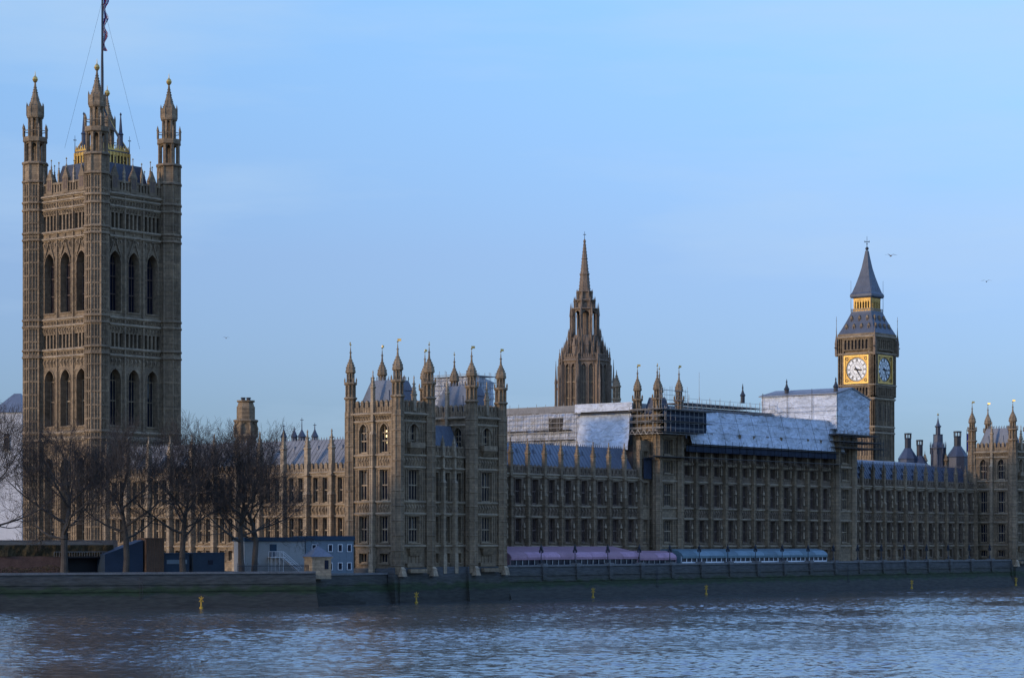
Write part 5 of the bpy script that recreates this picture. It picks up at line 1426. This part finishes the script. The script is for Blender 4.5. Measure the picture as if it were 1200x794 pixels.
b = MB(); b.frus(fk, -2.0, 2.1, -3.75, .35, 8.15, 0, .1, -1.75, -1.65, 10.0); b.lathe(*P(fk, .05, -1.7, 0)[:2], [(.12, 9.9), (.2, 10.1), (.04, 10.6)], n=6); b.build('roof', M['slate'], root)
b = MB(); b.box(fk, .55, 1.25, 0, .03, 6.1, 7.6); b.build('window', M['glass'], root)
# iron railing along the embankment
root = thing('iron_railing', 'black iron railing between the trees and the stone kiosk', 'railing', P(fB, 46, -3, 5)); b = MB()
for i in range(75): s_ = 40 + i * .18; b.box(fB, s_ - .025, s_ + .025, -3.05, -3.0, 5, 6.9 + (.25 if i % 10 == 0 else 0))
b.box(fB, 40, 53.4, -3.06, -2.99, 6.6, 6.68); b.build('bars', M['iron'], root)
root = thing('shrub_bed', 'low dark shrubs in front of the brown pavilion wall', 'shrubs', P(fB, 5, -7, 5)); root['kind'] = 'stuff'
b = MB(); rnd = random.Random(4)
for i in range(3800):
    s_ = rnd.uniform(-20, 13.5); hh = 1.1 + .7 * noise.noise(Vector((s_ * .4, 1.7, 0))); z_ = 5 + rnd.random() ** .7 * hh * 1.6; d_ = -7 - rnd.uniform(0, 2.5)
    p = Vector(P(fB, s_, d_, z_)); a = Vector((rnd.uniform(-1, 1), rnd.uniform(-1, 1), rnd.uniform(-.6, 1))).normalized() * .22; c_ = Vector((rnd.uniform(-1, 1), rnd.uniform(-1, 1), rnd.uniform(-1, 1))).normalized() * .1
    b.add([tuple(p - a), tuple(p + c_), tuple(p + a)], [(0, 1, 2)])
b.build('foliage', M['hedge'], root)

# ------------------------------------------------------------------ bare plane trees
def tree(x, y, H, label, seed, lean=0.0, trunk_r=.55, spread=1.0, fork=.26):
    rnd = random.Random(seed); H *= .93
    root = thing('bare_tree', label, 'tree', (x, y, 5), 'bare winter trees on the embankment')
    tb = MB(); cb = MB()
    def limb(p, d, ln, r, lvl):
        segs = 4 if lvl < 3 else 3
        n = (8, 6, 5, 4, 3, 3, 3)[lvl]
        mb = tb if lvl < 3 else cb
        pts = [p]; q = p.copy(); dd = d.copy()
        for i in range(segs):
            w_ = .10 + .05 * lvl
            dd = (dd + Vector((rnd.uniform(-1, 1), rnd.uniform(-1, 1), rnd.uniform(-.6, .9))) * w_ + Vector((0, 0, .05))).normalized()
            if lvl >= 4: dd = (dd + Vector((0, 0, -.04))).normalized()
            q2 = q + dd * (ln / segs); r0 = r * (1 - .55 * i / segs); r1 = r * (1 - .55 * (i + 1) / segs)
            mb.tube(q, q2, r0, r1, n); q = q2; pts.append(q)
        if lvl >= 6: return
        kids = (0, 4, 4, 3, 2, 2)[lvl] if lvl else 0
        for k in range(kids):
            t = .3 + .7 * (k + rnd.random() * .7) / kids; t = min(t, .98)
            idx = min(segs - 1, int(t * segs)); fr = t * segs - idx; pp = pts[idx].lerp(pts[idx + 1], fr)
            ax = Vector((rnd.uniform(-1, 1), rnd.uniform(-1, 1), rnd.uniform(-1, 1))); side = dd.cross(ax).normalized()
            ang = rnd.uniform(.45, .95); nd = (dd * math.cos(ang) + side * math.sin(ang)).normalized()
            limb(pp, nd, ln * rnd.uniform(.5, .78), max(.019, r * (1 - .5 * t) * rnd.uniform(.45, .62)), lvl + 1)
        limb(q, (dd + Vector((rnd.uniform(-.2, .2), rnd.uniform(-.2, .2), .05))).normalized(), ln * .6, max(.019, r * .45), lvl + 1)
    base = Vector((x, y, 4.8)); top = base + Vector((lean, lean * .3, H * fork))
    mid = base.lerp(top, .5) + Vector((rnd.uniform(-.2, .2), 0, 0))
    tb.tube(base, base + Vector((0, 0, .8)), trunk_r * 1.35, trunk_r, 10); tb.tube(base + Vector((0, 0, .8)), mid, trunk_r, trunk_r * .9, 10); tb.tube(mid, top, trunk_r * .9, trunk_r * .82, 10)
    # leader above the fork, limbs leaving it at different heights
    lead = [top]; dd = Vector((rnd.uniform(-.15, .15), rnd.uniform(-.15, .15), 1)).normalized(); q = top.copy(); nseg = 6; Ll = H * .36
    for i in range(nseg):
        dd = (dd + Vector((rnd.uniform(-.2, .2), rnd.uniform(-.2, .2), .1))).normalized(); q2 = q + dd * (Ll / nseg)
        tb.tube(q, q2, trunk_r * (.8 - .1 * i), trunk_r * (.7 - .1 * i), 8); q = q2; lead.append(q)
    nl = rnd.choice((8, 9, 10)); a0 = rnd.random() * 6
    for k in range(nl):
        t = k / nl; a = a0 + 2.4 * k + rnd.uniform(-.3, .3); el = .25 + .75 * t + rnd.uniform(-.15, .2)
        ix = t * nseg; i0 = min(nseg - 1, int(ix)); pp = lead[i0].lerp(lead[i0 + 1], ix - i0)
        d = Vector((math.cos(a) * math.cos(el) * spread, math.sin(a) * math.cos(el) * spread, math.sin(el))).normalized()
        limb(pp, d, H * rnd.uniform(.27, .40) * (1 - .25 * t), trunk_r * rnd.uniform(.32, .46) * (1 - .3 * t), 1)
    limb(lead[-1], dd, H * .24, trunk_r * .2, 2)
    tb.build('trunk', M['bark'], root); cb.build('crown', M['twig'], root)
    return root
def tp(s, d): return P(fB, s, -d, 0)[:2]
tree(*tp(-1.5, 5), 26.5, 'bare tree at the left edge of the photograph', 11, spread=1.2)
tree(*tp(11.5, 4.5), 25.5, 'wide bare tree in front of the square tower, growing behind the shrub bed', 5, trunk_r=.62, spread=1.15)
tree(*tp(21.8, 5), 26.0, 'bare tree standing in front of the blue wedge hoarding', 23, spread=1.1)
tree(*tp(31.4, 5), 25.8, 'tall bare tree in front of the dark cabins right of the square tower', 31, trunk_r=.55, spread=1.15)
tree(*tp(41.3, 4.5), 24, 'dense bare tree just left of the pale cabin, left of a close pair', 47, spread=1.1, lean=-.3)
tree(*tp(43.9, 5.5), 24.5, 'dense bare tree in front of the pale cabin, right of a close pair', 59, spread=1.15, lean=.6)

# ------------------------------------------------------------------ gulls
def gull(x, y, z, s, rz, label, flap):
    b = MB(); f = F(x, y, rz)
    b.lathe(0, 0, [(.01, -.55), (.09, -.35), (.14, 0), (.11, .25), (.05, .42), (.01, .5)], n=8)
    b.v = [(x + (vz * math.cos(R(rz + 90)) - vx * math.sin(R(rz + 90))) * s, y + (vz * math.sin(R(rz + 90)) + vx * math.cos(R(rz + 90))) * s, z + vy * s) for vx, vy, vz in b.v]
    for sg in (-1, 1):
        pts = [(0, .18, .05), (.5, .22, .05 + flap), (1.25, -.12, .02 + flap * .4), (.5, -.05, .04 + flap), (0, -.14, .05)]
        q = [P(f, sg * a * s, -c * s, z + h * s) for a, c, h in pts]; q2 = [(a, b2, c - .03 * s) for a, b2, c in q]
        b.add(q + q2, [(0, 1, 3, 4), (1, 2, 3), (9, 8, 6, 5), (8, 7, 6), (0, 5, 6, 1), (1, 6, 7, 2), (2, 7, 8, 3), (3, 8, 9, 4)])
    return tag(b.build('gull', M['feather'], loc=(x, y, z)), label, 'bird', 'gulls in the sky')

gull(-103.8, -141.4, 42.1, .6, -35, 'gull gliding just right of the clock tower top', .28)
gull(-34.1, -115.9, 47.0, .62, -70, 'small gull flying at the far right of the sky', .35)
gull(-122.7, -55.6, 36.5, .4, -20, 'tiny gull flying right of the huge square tower', .3)
